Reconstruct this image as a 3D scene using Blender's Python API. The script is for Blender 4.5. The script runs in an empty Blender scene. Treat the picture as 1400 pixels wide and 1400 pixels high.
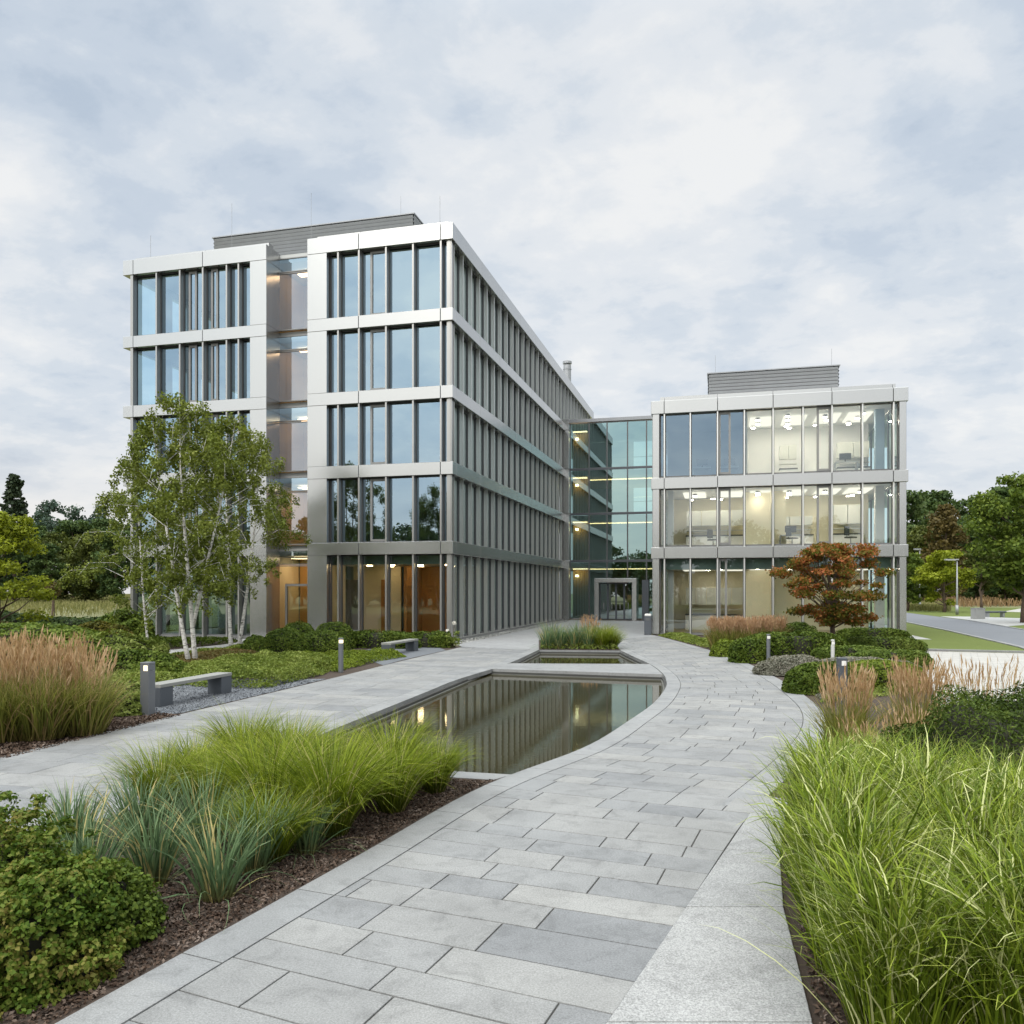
import bpy, math, random
import numpy as np
from mathutils import Vector, Matrix
sc = bpy.context.scene
COL = sc.collection
F, HOR, EYE = 1120.0, 805.0, 2.5
TH = math.radians(14.52)
CO, SI = math.cos(TH), math.sin(TH)

def g(x, y, z=0.0):
    Y = F * (EYE - z) / (y - HOR)
    return ((x - 700) / F * Y, Y)

# ------------------------------------------------------------------ tagging
def tag(o, label=None, cat=None, group=None, kind=None):
    if label: o['label'] = label
    if cat: o['category'] = cat
    if group: o['group'] = group
    if kind or cat: o['kind'] = kind or 'thing'
    return o

def empty(name, loc=(0, 0, 0), rz=0.0):
    o = bpy.data.objects.new(name, None)
    COL.objects.link(o)
    o.location = loc
    o.rotation_euler = (0, 0, rz)
    o.empty_display_size = 0.3
    return o

def put(name, me, parent=None, loc=None, rz=0.0, scale=None):
    o = bpy.data.objects.new(name, me)
    COL.objects.link(o)
    if parent: o.parent = parent
    if loc is not None: o.location = loc
    if rz: o.rotation_euler = (0, 0, rz)
    if scale is not None: o.scale = scale if hasattr(scale, '__len__') else (scale,) * 3
    return o

def copy_tree(o, parent=None):
    c = o.copy()
    COL.objects.link(c)
    c.parent = parent
    for ch in list(o.children):
        copy_tree(ch, c)
    return c

# ------------------------------------------------------------------ mesh building
class MB:
    def __init__(s): s.v, s.f, s.m = [], [], []
    def add(s, vs, fs, mi=0):
        b = len(s.v)
        s.v += [tuple(p) for p in vs]
        s.f += [tuple(b + i for i in f) for f in fs]
        s.m += [mi] * len(fs)
        return s
    def box(s, x0, x1, y0, y1, z0, z1, mi=0):
        if x0 > x1: x0, x1 = x1, x0
        if y0 > y1: y0, y1 = y1, y0
        v = [(x0, y0, z0), (x1, y0, z0), (x1, y1, z0), (x0, y1, z0), (x0, y0, z1), (x1, y0, z1), (x1, y1, z1), (x0, y1, z1)]
        return s.add(v, [(0, 3, 2, 1), (4, 5, 6, 7), (0, 1, 5, 4), (1, 2, 6, 5), (2, 3, 7, 6), (3, 0, 4, 7)], mi)
    def quad(s, a, b, c, d, mi=0): return s.add([a, b, c, d], [(0, 1, 2, 3)], mi)
    def prism(s, poly, z0, z1, mi=0):
        n = len(poly)
        area = sum(poly[i][0] * poly[(i + 1) % n][1] - poly[(i + 1) % n][0] * poly[i][1] for i in range(n))
        if area < 0: poly = poly[::-1]
        v = [(p[0], p[1], z0) for p in poly] + [(p[0], p[1], z1) for p in poly]
        fs = [tuple(range(n, 2 * n)), tuple(range(n - 1, -1, -1))]
        fs += [(i, (i + 1) % n, n + (i + 1) % n, n + i) for i in range(n)]
        return s.add(v, fs, mi)
    def sheet(s, poly, z, mi=0):
        n = len(poly)
        area = sum(poly[i][0] * poly[(i + 1) % n][1] - poly[(i + 1) % n][0] * poly[i][1] for i in range(n))
        if area < 0: poly = poly[::-1]
        return s.add([(p[0], p[1], z) for p in poly], [tuple(range(n))], mi)
    def tube(s, pts, rad, n=8, cap=True, mi=0):
        pts = [Vector(p) for p in pts]
        if not hasattr(rad, '__len__'): rad = [rad] * len(pts)
        vs, fs = [], []
        for i, p in enumerate(pts):
            d = (pts[min(i + 1, len(pts) - 1)] - pts[max(i - 1, 0)]).normalized()
            a = d.orthogonal().normalized() if i == 0 else (a - d * a.dot(d)).normalized()
            b = d.cross(a)
            for k in range(n):
                t = 2 * math.pi * k / n
                vs.append(p + (a * math.cos(t) + b * math.sin(t)) * rad[i])
        for i in range(len(pts) - 1):
            for k in range(n):
                fs.append((i * n + k, i * n + (k + 1) % n, (i + 1) * n + (k + 1) % n, (i + 1) * n + k))
        if cap:
            fs.append(tuple(range(n - 1, -1, -1)))
            fs.append(tuple(range((len(pts) - 1) * n, len(pts) * n)))
        return s.add(vs, fs, mi)
    def mesh(s, name, mats, smooth=False):
        me = bpy.data.meshes.new(name)
        me.from_pydata(s.v, [], s.f)
        for m in (mats if isinstance(mats, (list, tuple)) else [mats]): me.materials.append(m)
        me.polygons.foreach_set('material_index', s.m)
        if smooth: me.polygons.foreach_set('use_smooth', [True] * len(s.f))
        me.update()
        return me
    def build(s, name, mats, parent=None, smooth=False, loc=None, rz=0.0):
        return put(name, s.mesh(name, mats, smooth), parent, loc, rz)

def bevel(o, w=0.01, seg=2):
    b = o.modifiers.new('b', 'BEVEL'); b.width = w; b.segments = seg; b.limit_method = 'ANGLE'
    return o

def fast(name, V, Q, mat, uv=None, mi=None, smooth=False):
    """V (n,3), Q (m,4) -> mesh"""
    V = np.asarray(V, np.float32); Q = np.asarray(Q, np.int32)
    me = bpy.data.meshes.new(name)
    me.vertices.add(len(V)); me.vertices.foreach_set('co', V.ravel())
    me.loops.add(Q.size); me.loops.foreach_set('vertex_index', Q.ravel())
    me.polygons.add(len(Q))
    me.polygons.foreach_set('loop_start', np.arange(0, Q.size, Q.shape[1], dtype=np.int32))
    me.polygons.foreach_set('loop_total', np.full(len(Q), Q.shape[1], np.int32))
    for m in (mat if isinstance(mat, (list, tuple)) else [mat]): me.materials.append(m)
    if mi is not None: me.polygons.foreach_set('material_index', np.asarray(mi, np.int32))
    if smooth: me.polygons.foreach_set('use_smooth', np.ones(len(Q), bool))
    if uv is not None:
        ul = me.uv_layers.new(name='UVMap')
        ul.data.foreach_set('uv', np.asarray(uv, np.float32)[Q.ravel()].ravel())
    me.update(calc_edges=True)
    return me

# ------------------------------------------------------------------ vegetation geometry
def unit(rng, n):
    v = rng.normal(size=(n, 3)); return v / np.linalg.norm(v, axis=1)[:, None]

def leaf_arrays(P, rng, size, asp=0.6, up=0.3, out=None, jit=0.35):
    n = len(P)
    nr = unit(rng, n)
    nr[:, 2] += up
    if out is not None: nr += out
    nr /= np.linalg.norm(nr, axis=1)[:, None] + 1e-9
    t = np.cross(nr, unit(rng, n)); t /= np.linalg.norm(t, axis=1)[:, None] + 1e-9
    b = np.cross(nr, t)
    s = (size * (1 + jit * rng.uniform(-1, 1, n)))[:, None]
    fold = nr * s * 0.12
    V = np.stack([P - t * s * .5, P + b * s * asp * .5 + fold - t * s * .05, P + t * s * .5, P - b * s * asp * .5 + fold - t * s * .05], 1).reshape(-1, 3)
    Q = np.arange(4 * n).reshape(-1, 4)
    return V, Q

def blob_points(rng, C, R, n, shell=0.35, w=None):
    C = np.asarray(C, float); R = np.asarray(R, float)
    if R.ndim == 1: R = np.stack([R, R, R * .8], 1)
    p = R[:, 0] ** 2 if w is None else w
    i = rng.choice(len(C), n, p=p / p.sum())
    d = unit(rng, n)
    r = shell + (1 - shell) * rng.random(n) ** .6
    r *= 1 + .12 * rng.normal(size=n)
    return C[i] + d * R[i] * r[:, None], d

def grass_arrays(rng, n, L, w, base_r, tilt=(0, .5), bend=(.3, 1.6), K=4, p=1.5, Lj=.3, swirl=.35, z0=(0, 0), lean=.5):
    a = rng.uniform(0, 2 * np.pi, n); r = base_r * np.sqrt(rng.random(n))
    zb = rng.uniform(z0[0], z0[1], n); rb = r * (1 + lean * zb / max(base_r, .01) * .35)
    base = np.stack([rb * np.cos(a), rb * np.sin(a), zb], 1)
    phi = a + rng.normal(0, .7, n)
    q = r / max(base_r, 1e-6)
    th0 = tilt[0] + (tilt[1] - tilt[0]) * (.35 * q + .65 * rng.random(n))
    bd = rng.uniform(bend[0], bend[1], n)
    Ln = L * (1 - Lj * rng.random(n))
    t = np.linspace(0, 1, K + 1)
    X = np.zeros((n, K + 1, 3)); X[:, 0] = base
    sw = rng.normal(0, swirl, n)
    for k in range(K):
        tm = (t[k] + t[k + 1]) / 2
        th = th0 + bd * tm ** p
        ds = Ln / K
        ph = phi + sw * (tm - .2); dirh = np.stack([np.cos(ph), np.sin(ph)], 1)
        X[:, k + 1, :2] = X[:, k, :2] + dirh * (np.sin(th) * ds)[:, None]
        X[:, k + 1, 2] = X[:, k, 2] + np.cos(th) * ds
    X[:, :, 2] = np.maximum(X[:, :, 2], .01)
    tw = phi + np.pi / 2 + rng.normal(0, .6, n)
    wv = np.stack([np.cos(tw), np.sin(tw), .2 * rng.normal(size=n)], 1)
    prof = np.array([.6 + .4 * min(1, x * 4) for x in t]) * (1 - t ** 2.2) + .04
    wn = w * (1 + .35 * rng.uniform(-1, 1, n))
    off = wv[:, None, :] * (wn[:, None] * prof[None, :] * .5)[:, :, None]
    V = np.stack([X - off, X + off], 2).reshape(-1, 3)
    idx = np.arange(n)[:, None] * (2 * (K + 1)) + np.arange(K)[None, :] * 2
    Q = np.stack([idx, idx + 1, idx + 3, idx + 2], -1).reshape(-1, 4)
    uv = np.zeros((n, K + 1, 2, 2)); uv[:, :, 1, 0] = 1; uv[:, :, :, 1] = t[None, :, None]
    return V, Q, uv.reshape(-1, 2), X

def plume_arrays(rng, X, Lp, w, m=4):
    """feathery heads on the top of stems X (n,K+1,3)"""
    top = X[:, -1]; d = X[:, -1] - X[:, -2]; d /= np.linalg.norm(d, axis=1)[:, None]
    n = len(top)
    Vs = []
    for j in range(m):
        u = rng.uniform(-.75, .25, n)[:, None]
        c = top + d * u * Lp
        t = d + .16 * rng.normal(size=(n, 3)); t /= np.linalg.norm(t, axis=1)[:, None]
        b = np.cross(t, unit(rng, n)); b /= np.linalg.norm(b, axis=1)[:, None]
        l = Lp * (.55 - .15 * rng.random(n))[:, None]; ww = w * (.6 + .8 * rng.random(n))[:, None]
        Vs.append(np.stack([c - t * l * .5, c + b * ww * .5, c + t * l * .5, c - b * ww * .5], 1))
    V = np.concatenate(Vs).reshape(-1, 3)
    return V, np.arange(len(V)).reshape(-1, 4)

def inside(poly, P):
    poly = np.asarray(poly); x, y = P[:, 0], P[:, 1]; r = np.zeros(len(P), bool); j = len(poly) - 1
    for i in range(len(poly)):
        xi, yi = poly[i]; xj, yj = poly[j]
        c = ((yi > y) != (yj > y)) & (x < (xj - xi) * (y - yi) / (yj - yi + 1e-12) + xi)
        r ^= c; j = i
    return r

def sample_poly(rng, poly, n):
    poly = np.asarray(poly); lo, hi = poly.min(0), poly.max(0); out = []
    k = 0
    while k < n:
        P = lo + (hi - lo) * rng.random((n * 2, 2)); P = P[inside(poly, P)]
        out.append(P); k += len(P)
        if len(P) == 0: break
    return np.concatenate(out)[:n]

def lumps(P, rng, f, oct=4):
    z = np.zeros(len(P))
    for o in range(oct):
        for _ in range(3):
            a = rng.uniform(0, 6.283); k = f * (1.7 ** o) * rng.uniform(.7, 1.3)
            z += np.sin((P[:, 0] * math.cos(a) + P[:, 1] * math.sin(a)) * k + rng.uniform(0, 6.283)) / (1.5 ** o) / 3
    return z / 2

def catmull(pts, m=12):
    P = [np.array(p, float) for p in pts]; P = [2 * P[0] - P[1]] + P + [2 * P[-1] - P[-2]]
    out = []
    for i in range(1, len(P) - 2):
        for k in range(m):
            t = k / m
            out.append(.5 * ((2 * P[i]) + (P[i + 1] - P[i - 1]) * t + (2 * P[i - 1] - 5 * P[i] + 4 * P[i + 1] - P[i + 2]) * t * t + (3 * P[i] - P[i - 1] - 3 * P[i + 1] + P[i + 2]) * t ** 3))
    out.append(P[-2]); return np.array(out)
EXPOSURE = 0.0
SUN_E = 1.4
HAZE = 0
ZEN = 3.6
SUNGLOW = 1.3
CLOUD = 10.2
# ------------------------------------------------------------------ materials
def new_mat(name):
    m = bpy.data.materials.new(name); m.use_nodes = True
    nt = m.node_tree; nt.nodes.clear()
    out = nt.nodes.new('ShaderNodeOutputMaterial')
    return m, nt, out
def nd(nt, t, inp=None, **kw):
    n = nt.nodes.new(t)
    for k, v in kw.items(): setattr(n, k, v)
    for k, v in (inp or {}).items():
        s = n.inputs[k]
        if isinstance(v, bpy.types.NodeSocket): nt.links.new(v, s)
        else: s.default_value = v
    return n
def ramp(nt, fac, stops, interp='LINEAR'):
    r = nt.nodes.new('ShaderNodeValToRGB'); r.color_ramp.interpolation = interp
    e = r.color_ramp.elements
    while len(e) < len(stops): e.new(.5)
    for el, (p, c) in zip(e, stops):
        el.position = p; el.color = tuple(c) + (1,) if len(c) == 3 else c
    nt.links.new(fac, r.inputs[0]); return r.outputs[0]
def mixc(nt, fac, a, b, mode='MIX'):
    n = nt.nodes.new('ShaderNodeMix'); n.data_type = 'RGBA'; n.blend_type = mode
    for s, v in ((n.inputs[0], fac), (n.inputs[6], a), (n.inputs[7], b)):
        if isinstance(v, bpy.types.NodeSocket): nt.links.new(v, s)
        elif isinstance(v, (int, float)): s.default_value = v if s.type == 'VALUE' else (v, v, v, 1)
        else: s.default_value = tuple(v) + (1,) if len(v) == 3 else v
    return n.outputs[2]
def noise(nt, scale, detail=4, rough=.55, vec=None, dist=0.0):
    n = nd(nt, 'ShaderNodeTexNoise', {'Scale': scale, 'Detail': detail, 'Roughness': rough, 'Distortion': dist})
    if vec is not None: nt.links.new(vec, n.inputs['Vector'])
    return n.outputs['Fac']
def objco(nt): return nd(nt, 'ShaderNodeTexCoord').outputs['Object']
def worldco(nt): return nd(nt, 'ShaderNodeNewGeometry').outputs['Position']
def principled(nt, out, col, rough=.5, metal=0.0, spec=.5, **kw):
    b = nt.nodes.new('ShaderNodeBsdfPrincipled')
    for k, v in (('Base Color', col), ('Roughness', rough), ('Metallic', metal), ('Specular IOR Level', spec)):
        if isinstance(v, bpy.types.NodeSocket): nt.links.new(v, b.inputs[k])
        elif hasattr(v, '__len__'): b.inputs[k].default_value = tuple(v) + (1,)
        else: b.inputs[k].default_value = v
    nt.links.new(b.outputs[0], out.inputs[0]); return b
def bumpto(nt, b, h, strength=.3, dist=.02):
    n = nd(nt, 'ShaderNodeBump', {'Strength': strength, 'Distance': dist, 'Height': h})
    nt.links.new(n.outputs[0], b.inputs['Normal']); return n

def plain(name, c, rough=.5, metal=0.0, var=.12, scale=1.5, spec=.5, bump=0):
    m, nt, out = new_mat(name)
    co = worldco(nt)
    f = noise(nt, scale, 5, .6, co)
    col = mixc(nt, f, tuple(x * (1 - var) for x in c), tuple(min(1, x * (1 + var)) for x in c))
    b = principled(nt, out, col, rough, metal, spec)
    if bump: bumpto(nt, b, noise(nt, scale * 12, 4, .6, co), bump, .01)
    return m

def metal_panel(name, c, rough=.36, metal=.75):
    m, nt, out = new_mat(name)
    co = objco(nt)
    mp = nd(nt, 'ShaderNodeMapping', {'Vector': co, 'Scale': (30, 30, .6)})
    br = noise(nt, 1.0, 3, .5, mp.outputs[0])
    f = noise(nt, .35, 4, .6, co)
    r = nd(nt, 'ShaderNodeNewGeometry').outputs['Random Per Island']
    v = nd(nt, 'ShaderNodeMath', {0: f, 1: r}, operation='ADD').outputs[0]
    v = nd(nt, 'ShaderNodeMath', {0: v, 1: .5}, operation='MULTIPLY').outputs[0]
    col = mixc(nt, v, tuple(x * .93 for x in c), tuple(min(1, x * 1.06) for x in c))
    rr = nd(nt, 'ShaderNodeMapRange', {'Value': br, 'From Min': .3, 'From Max': .7, 'To Min': rough - .012, 'To Max': rough + .018}).outputs[0]
    b = principled(nt, out, col, rr, metal)
    bumpto(nt, b, noise(nt, .5, 2, .5, co), .05, .05)
    return m

def glass(name, tint, refl, base=.18, ior=1.6, wob=.02):
    m, nt, out = new_mat(name)
    co = objco(nt)
    bm = nd(nt, 'ShaderNodeBump', {'Strength': wob, 'Distance': .05, 'Height': noise(nt, .55, 2, .5, co)}).outputs[0]
    fr = nd(nt, 'ShaderNodeFresnel', {'IOR': ior, 'Normal': bm}).outputs[0]
    fac = nd(nt, 'ShaderNodeMapRange', {'Value': fr, 'From Min': 0., 'From Max': 1., 'To Min': base, 'To Max': 1.0}).outputs[0]
    tr = nd(nt, 'ShaderNodeBsdfTransparent', {'Color': tuple(tint) + (1,)})
    gl = nd(nt, 'ShaderNodeBsdfGlossy', {'Color': tuple(refl) + (1,), 'Roughness': .0, 'Normal': bm})
    mx = nd(nt, 'ShaderNodeMixShader', {0: fac, 1: tr.outputs[0], 2: gl.outputs[0]})
    nt.links.new(mx.outputs[0], out.inputs[0]); return m

def emis(name, c, s):
    m, nt, out = new_mat(name)
    e = nd(nt, 'ShaderNodeEmission', {'Color': tuple(c) + (1,), 'Strength': s})
    nt.links.new(e.outputs[0], out.inputs[0]); return m

def leafmat(name, cols, patch=.6, trans=.35, rough=.55, hue=None):
    """cols: dark -> light leaf colours, chosen leaf by leaf with patches"""
    m, nt, out = new_mat(name)
    r = nd(nt, 'ShaderNodeNewGeometry').outputs['Random Per Island']
    f = noise(nt, patch, 3, .6, objco(nt))
    f = nd(nt, 'ShaderNodeMapRange', {'Value': f, 'From Min': .3, 'From Max': .7}).outputs[0]
    v = mixc(nt, .5, r, f)
    k = len(cols) - 1
    col = ramp(nt, v, [(.12 + .76 * i / k, c) for i, c in enumerate(cols)])
    d = nd(nt, 'ShaderNodeBsdfPrincipled', {'Base Color': col, 'Roughness': rough, 'Specular IOR Level': .14})
    t = nd(nt, 'ShaderNodeBsdfTranslucent', {'Color': mixc(nt, 1.0, col, (1.0, 1.0, .6), 'MULTIPLY')})
    mx = nd(nt, 'ShaderNodeMixShader', {0: trans, 1: d.outputs[0], 2: t.outputs[0]})
    nt.links.new(mx.outputs[0], out.inputs[0]); return m

def grassmat(name, base, mid, tip, var=.35, dry=None, trans=.35, dryp=.06):
    m, nt, out = new_mat(name)
    uv = nd(nt, 'ShaderNodeUVMap', uv_map='UVMap').outputs[0]
    v = nd(nt, 'ShaderNodeSeparateXYZ', {0: uv}).outputs['Y']
    col = ramp(nt, v, [(.0, base), (.28, mid), (.75, mid), (1.0, tip)])
    r = nd(nt, 'ShaderNodeNewGeometry').outputs['Random Per Island']
    k = nd(nt, 'ShaderNodeMapRange', {'Value': r, 'To Min': 1 - var, 'To Max': 1 + var}).outputs[0]
    col = nd(nt, 'ShaderNodeHueSaturation', {'Color': col, 'Value': k, 'Hue': nd(nt, 'ShaderNodeMapRange', {'Value': r, 'To Min': .515, 'To Max': .485}).outputs[0]}).outputs[0]
    if dry:
        r2 = nd(nt, 'ShaderNodeMath', {0: r, 1: 17.31}, operation='MULTIPLY').outputs[0]
        r2 = nd(nt, 'ShaderNodeMath', {0: r2}, operation='FRACT').outputs[0]
        r2 = nd(nt, 'ShaderNodeMath', {0: r2, 1: dryp}, operation='LESS_THAN').outputs[0]
        col = mixc(nt, r2, col, dry)
    d = nd(nt, 'ShaderNodeBsdfPrincipled', {'Base Color': col, 'Roughness': .5, 'Specular IOR Level': .15})
    t = nd(nt, 'ShaderNodeBsdfTranslucent', {'Color': col})
    mx = nd(nt, 'ShaderNodeMixShader', {0: trans, 1: d.outputs[0], 2: t.outputs[0]})
    nt.links.new(mx.outputs[0], out.inputs[0]); return m

def granite(name, cols, speck=.18):
    m, nt, out = new_mat(name)
    co = worldco(nt)
    r = nd(nt, 'ShaderNodeNewGeometry').outputs['Random Per Island']
    k = len(cols) - 1
    col = ramp(nt, r, [(i / k, c) for i, c in enumerate(cols)])
    sp = noise(nt, 70, 4, .9, co)
    sp = nd(nt, 'ShaderNodeMapRange', {'Value': sp, 'From Min': .38, 'From Max': .62, 'To Min': 1 - speck * 1.7, 'To Max': 1 + speck * 1.3}).outputs[0]
    st = noise(nt, .9, 5, .65, co)
    st = nd(nt, 'ShaderNodeMapRange', {'Value': st, 'From Min': .3, 'From Max': .7, 'To Min': .82, 'To Max': 1.12}).outputs[0]
    s2 = nd(nt, 'ShaderNodeMapRange', {'Value': noise(nt, 3.5, 6, .7, co, 1.0), 'From Min': .50, 'From Max': .72, 'To Min': 1.04, 'To Max': .74}).outputs[0]
    q = nd(nt, 'ShaderNodeMath', {0: sp, 1: st}, operation='MULTIPLY').outputs[0]
    q = nd(nt, 'ShaderNodeMath', {0: q, 1: s2}, operation='MULTIPLY').outputs[0]
    qc = nd(nt, 'ShaderNodeCombineColor', {0: q, 1: q, 2: q}).outputs[0]
    col = mixc(nt, 1.0, col, qc, 'MULTIPLY')
    b = principled(nt, out, col, .62, 0, .35)
    bumpto(nt, b, noise(nt, 140, 3, .7, co), .12, .004)
    return m

def paved(name, c1, c2, joint, bw, bh, rz, ms=.012):
    m, nt, out = new_mat(name)
    co = worldco(nt)
    mp = nd(nt, 'ShaderNodeMapping', {'Vector': co, 'Rotation': (0, 0, rz)}).outputs[0]
    br = nd(nt, 'ShaderNodeTexBrick', {'Vector': mp, 'Color1': tuple(c1) + (1,), 'Color2': tuple(c2) + (1,), 'Mortar': tuple(joint) + (1,), 'Scale': 1.0, 'Mortar Size': ms, 'Brick Width': bw, 'Row Height': bh, 'Bias': 0.0}, offset=.37, offset_frequency=2)
    sp = nd(nt, 'ShaderNodeMapRange', {'Value': noise(nt, 2.2, 7, .7, co), 'From Min': .3, 'From Max': .7, 'To Min': .85, 'To Max': 1.1}).outputs[0]
    qc = nd(nt, 'ShaderNodeCombineColor', {0: sp, 1: sp, 2: sp}).outputs[0]
    col = mixc(nt, 1.0, br.outputs[0], qc, 'MULTIPLY')
    b = principled(nt, out, col, .65, 0, .35)
    bumpto(nt, b, noise(nt, 60, 3, .7, co), .1, .005)
    return m

M = {}
M['steel'] = metal_panel('brushed_steel', (.50, .50, .492), .25, .88)
M['fin'] = metal_panel('fin_steel', (.72, .715, .69), .30, .72)
M['frame'] = plain('dark_frame', (.13, .135, .14), .45, .3)
M['sash'] = plain('sash_grey', (.24, .24, .235), .45, .4)
M['louvre'] = plain('louvre_grey', (.28, .29, .305), .45, .4)
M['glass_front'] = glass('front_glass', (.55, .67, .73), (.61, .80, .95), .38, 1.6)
M['glass_clear'] = glass('clear_glass', (.89, .95, .935), (.85, .95, 1.0), .085, 1.5)
M['glass_link'] = glass('link_glass', (.34, .50, .48), (.54, .76, .77), .40, 1.7, .012)
M['glass_lobby'] = glass('lobby_glass', (.86, .90, .86), (.8, .92, .92), .10, 1.5)
M['glass_side'] = glass('side_glass', (.72, .86, .85), (.75, .95, .95), .10, 1.45)
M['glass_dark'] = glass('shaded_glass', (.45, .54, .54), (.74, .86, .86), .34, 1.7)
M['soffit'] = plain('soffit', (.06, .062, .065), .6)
M['white'] = plain('white_paint', (.80, .79, .76), .6, var=.04)
M['cream'] = plain('cream_wall', (.86, .79, .58), .6, var=.05)
M['greyint'] = plain('grey_interior', (.42, .44, .45), .6, var=.08)
M['slab'] = plain('slab_interior', (.55, .56, .55), .7, var=.06)
M['oak'] = plain('oak_panel', (.62, .38, .15), .5, var=.15, scale=.8)
M['walnut'] = plain('walnut_panel', (.42, .20, .065), .45, var=.2, scale=.9)
M['floor'] = plain('interior_floor', (.38, .30, .2), .35, var=.1)
M['cab'] = plain('cabinet_front', (.62, .62, .55), .5, var=.04)
M['cabdark'] = plain('bench_top_black', (.05, .05, .05), .4)
M['blueint'] = plain('blue_panel', (.30, .42, .52), .5)
M['lamp'] = emis('lamp_white', (1, .88, .72), 84)
M['lampwarm'] = emis('lamp_warm', (1, .72, .38), 20)
M['fillglow'] = emis('fill_glow', (1, .92, .76), 1.15)
M['bollamp'] = emis('bollard_lamp', (1, .84, .56), 2.2)
M['slabs'] = granite('granite_slabs', [(.195, .20, .206), (.235, .238, .239), (.262, .262, .257), (.223, .228, .232), (.283, .281, .272), (.208, .214, .22)])
M['kerb'] = granite('granite_kerb', [(.235, .24, .244), (.265, .268, .268), (.25, .255, .257)], .16)
M['ledge'] = granite('granite_ledge', [(.30, .303, .302), (.33, .33, .326)], .26)
M['joint'] = plain('joint_sand', (.065, .062, .056), .9, var=.2, scale=8)
M['plaza'] = paved('plaza_paving', (.32, .324, .328), (.285, .29, .296), (.18, .18, .18), 1.0, .5, -TH, .008)
M['court'] = paved('court_paving', (.44, .425, .395), (.40, .388, .36), (.25, .24, .225), .6, .3, .5, .012)
M['apron'] = plain('pale_concrete', (.38, .38, .37), .7, var=.08, scale=1.2, bump=.1)
M['asphalt'] = plain('asphalt_road', (.15, .16, .178), .8, var=.12, scale=.5, bump=.1)
M['mulch'] = plain('bark_mulch', (.055, .038, .028), .95, var=.6, scale=30, bump=.6)
M['chip'] = leafmat('bark_chip', [(.03, .02, .015), (.07, .045, .032), (.12, .085, .065), (.24, .19, .16)], 3, 0, .9)
M['gravel'] = plain('dark_gravel', (.135, .145, .16), .9, var=.45, scale=28, bump=.5)
M['pebble'] = leafmat('white_pebble', [(.24, .24, .23), (.38, .38, .365), (.52, .52, .50)], 3, 0, .8)
M['palegravel'] = plain('pale_gravel', (.38, .38, .37), .9, var=.3, scale=14, bump=.4)
M['coping'] = granite('pool_coping', [(.25, .255, .257), (.285, .287, .284)], .12)
M['poolwall'] = plain('pool_wall', (.05, .05, .046), .7, var=.3, scale=2)
M['ledgewall'] = plain('pool_lip', (.13, .13, .115), .7, var=.2, scale=2)
M['charcoal'] = plain('charcoal_metal', (.085, .095, .11), .5, .2, var=.06)
M['bollard'] = plain('bollard_grey', (.16, .17, .185), .5, .3, var=.06)
M['pale_bollard'] = plain('pale_bollard', (.62, .62, .60), .5, .2, var=.05)
M['seat'] = plain('bench_stone', (.25, .25, .235), .75, var=.12, scale=3, bump=.15)
M['post'] = plain('post_grey', (.34, .35, .36), .5, .4)
M['bark'] = plain('bark_brown', (.10, .07, .05), .9, var=.4, scale=6, bump=.5)

def birch_bark():
    m, nt, out = new_mat('birch_bark')
    co = objco(nt)
    mp = nd(nt, 'ShaderNodeMapping', {'Vector': co, 'Scale': (3, 3, 9)}).outputs[0]
    f = noise(nt, 1.6, 5, .65, mp, .6)
    col = ramp(nt, f, [(.36, (.05, .045, .04)), (.43, (.42, .40, .37)), (.5, (.66, .64, .60)), (.75, (.74, .73, .70))])
    b = principled(nt, out, col, .7, 0, .3); bumpto(nt, b, f, .3, .02); return m
M['birch'] = birch_bark()

def water():
    m, nt, out = new_mat('pool_water')
    co = worldco(nt)
    col = mixc(nt, noise(nt, .5, 4, .6, co), (.026, .024, .011), (.055, .048, .022))
    b = principled(nt, out, col, .015, 0, .5); b.inputs['IOR'].default_value = 1.6
    mp = nd(nt, 'ShaderNodeMapping', {'Vector': co, 'Rotation': (0, 0, -TH), 'Scale': (.7, 2.2, 1)}).outputs[0]
    bumpto(nt, b, noise(nt, 5.0, 3, .5, mp), .028, .03); return m
M['water'] = water()

M['ground'] = plain('meadow_ground', (.15, .15, .065), .95, var=.35, scale=.15)
def lawn():
    m, nt, out = new_mat('mown_lawn')
    co = worldco(nt)
    f = noise(nt, .5, 6, .7, co); h = noise(nt, 22, 4, .7, co)
    col = mixc(nt, f, (.105, .135, .03), (.155, .18, .05))
    col = mixc(nt, h, mixc(nt, .4, col, (.05, .09, .012)), col)
    b = principled(nt, out, col, .85, 0, .2); bumpto(nt, b, h, .5, .03); return m
M['lawn'] = lawn()

M['lf_birch'] = leafmat('birch_leaf', [(.075, .10, .017), (.13, .165, .028), (.19, .23, .042), (.27, .30, .07)], .7, .3)
M['lf_maple'] = leafmat('maple_leaf', [(.055, .08, .012), (.10, .12, .018), (.16, .14, .026), (.27, .13, .035), (.38, .125, .045), (.46, .16, .07)], .6, .3)
M['lf_bright'] = leafmat('bright_leaf', [(.11, .14, .014), (.20, .24, .022), (.29, .33, .03), (.36, .40, .045)], .7, .4)
M['lf_mid'] = leafmat('mid_leaf', [(.04, .07, .013), (.085, .13, .02), (.14, .195, .03), (.20, .25, .042)], .45, .3)
M['lf_dark'] = leafmat('dark_leaf', [(.03, .055, .02), (.052, .09, .028), (.088, .13, .04), (.125, .17, .055)], .16, .22)
M['lf_olive'] = leafmat('olive_leaf', [(.04, .055, .014), (.075, .095, .022), (.11, .13, .03), (.15, .165, .045)], .2, .25)
M['lf_brown'] = leafmat('brownish_leaf', [(.06, .05, .018), (.11, .085, .03), (.16, .12, .042)], .2, .25)
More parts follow.
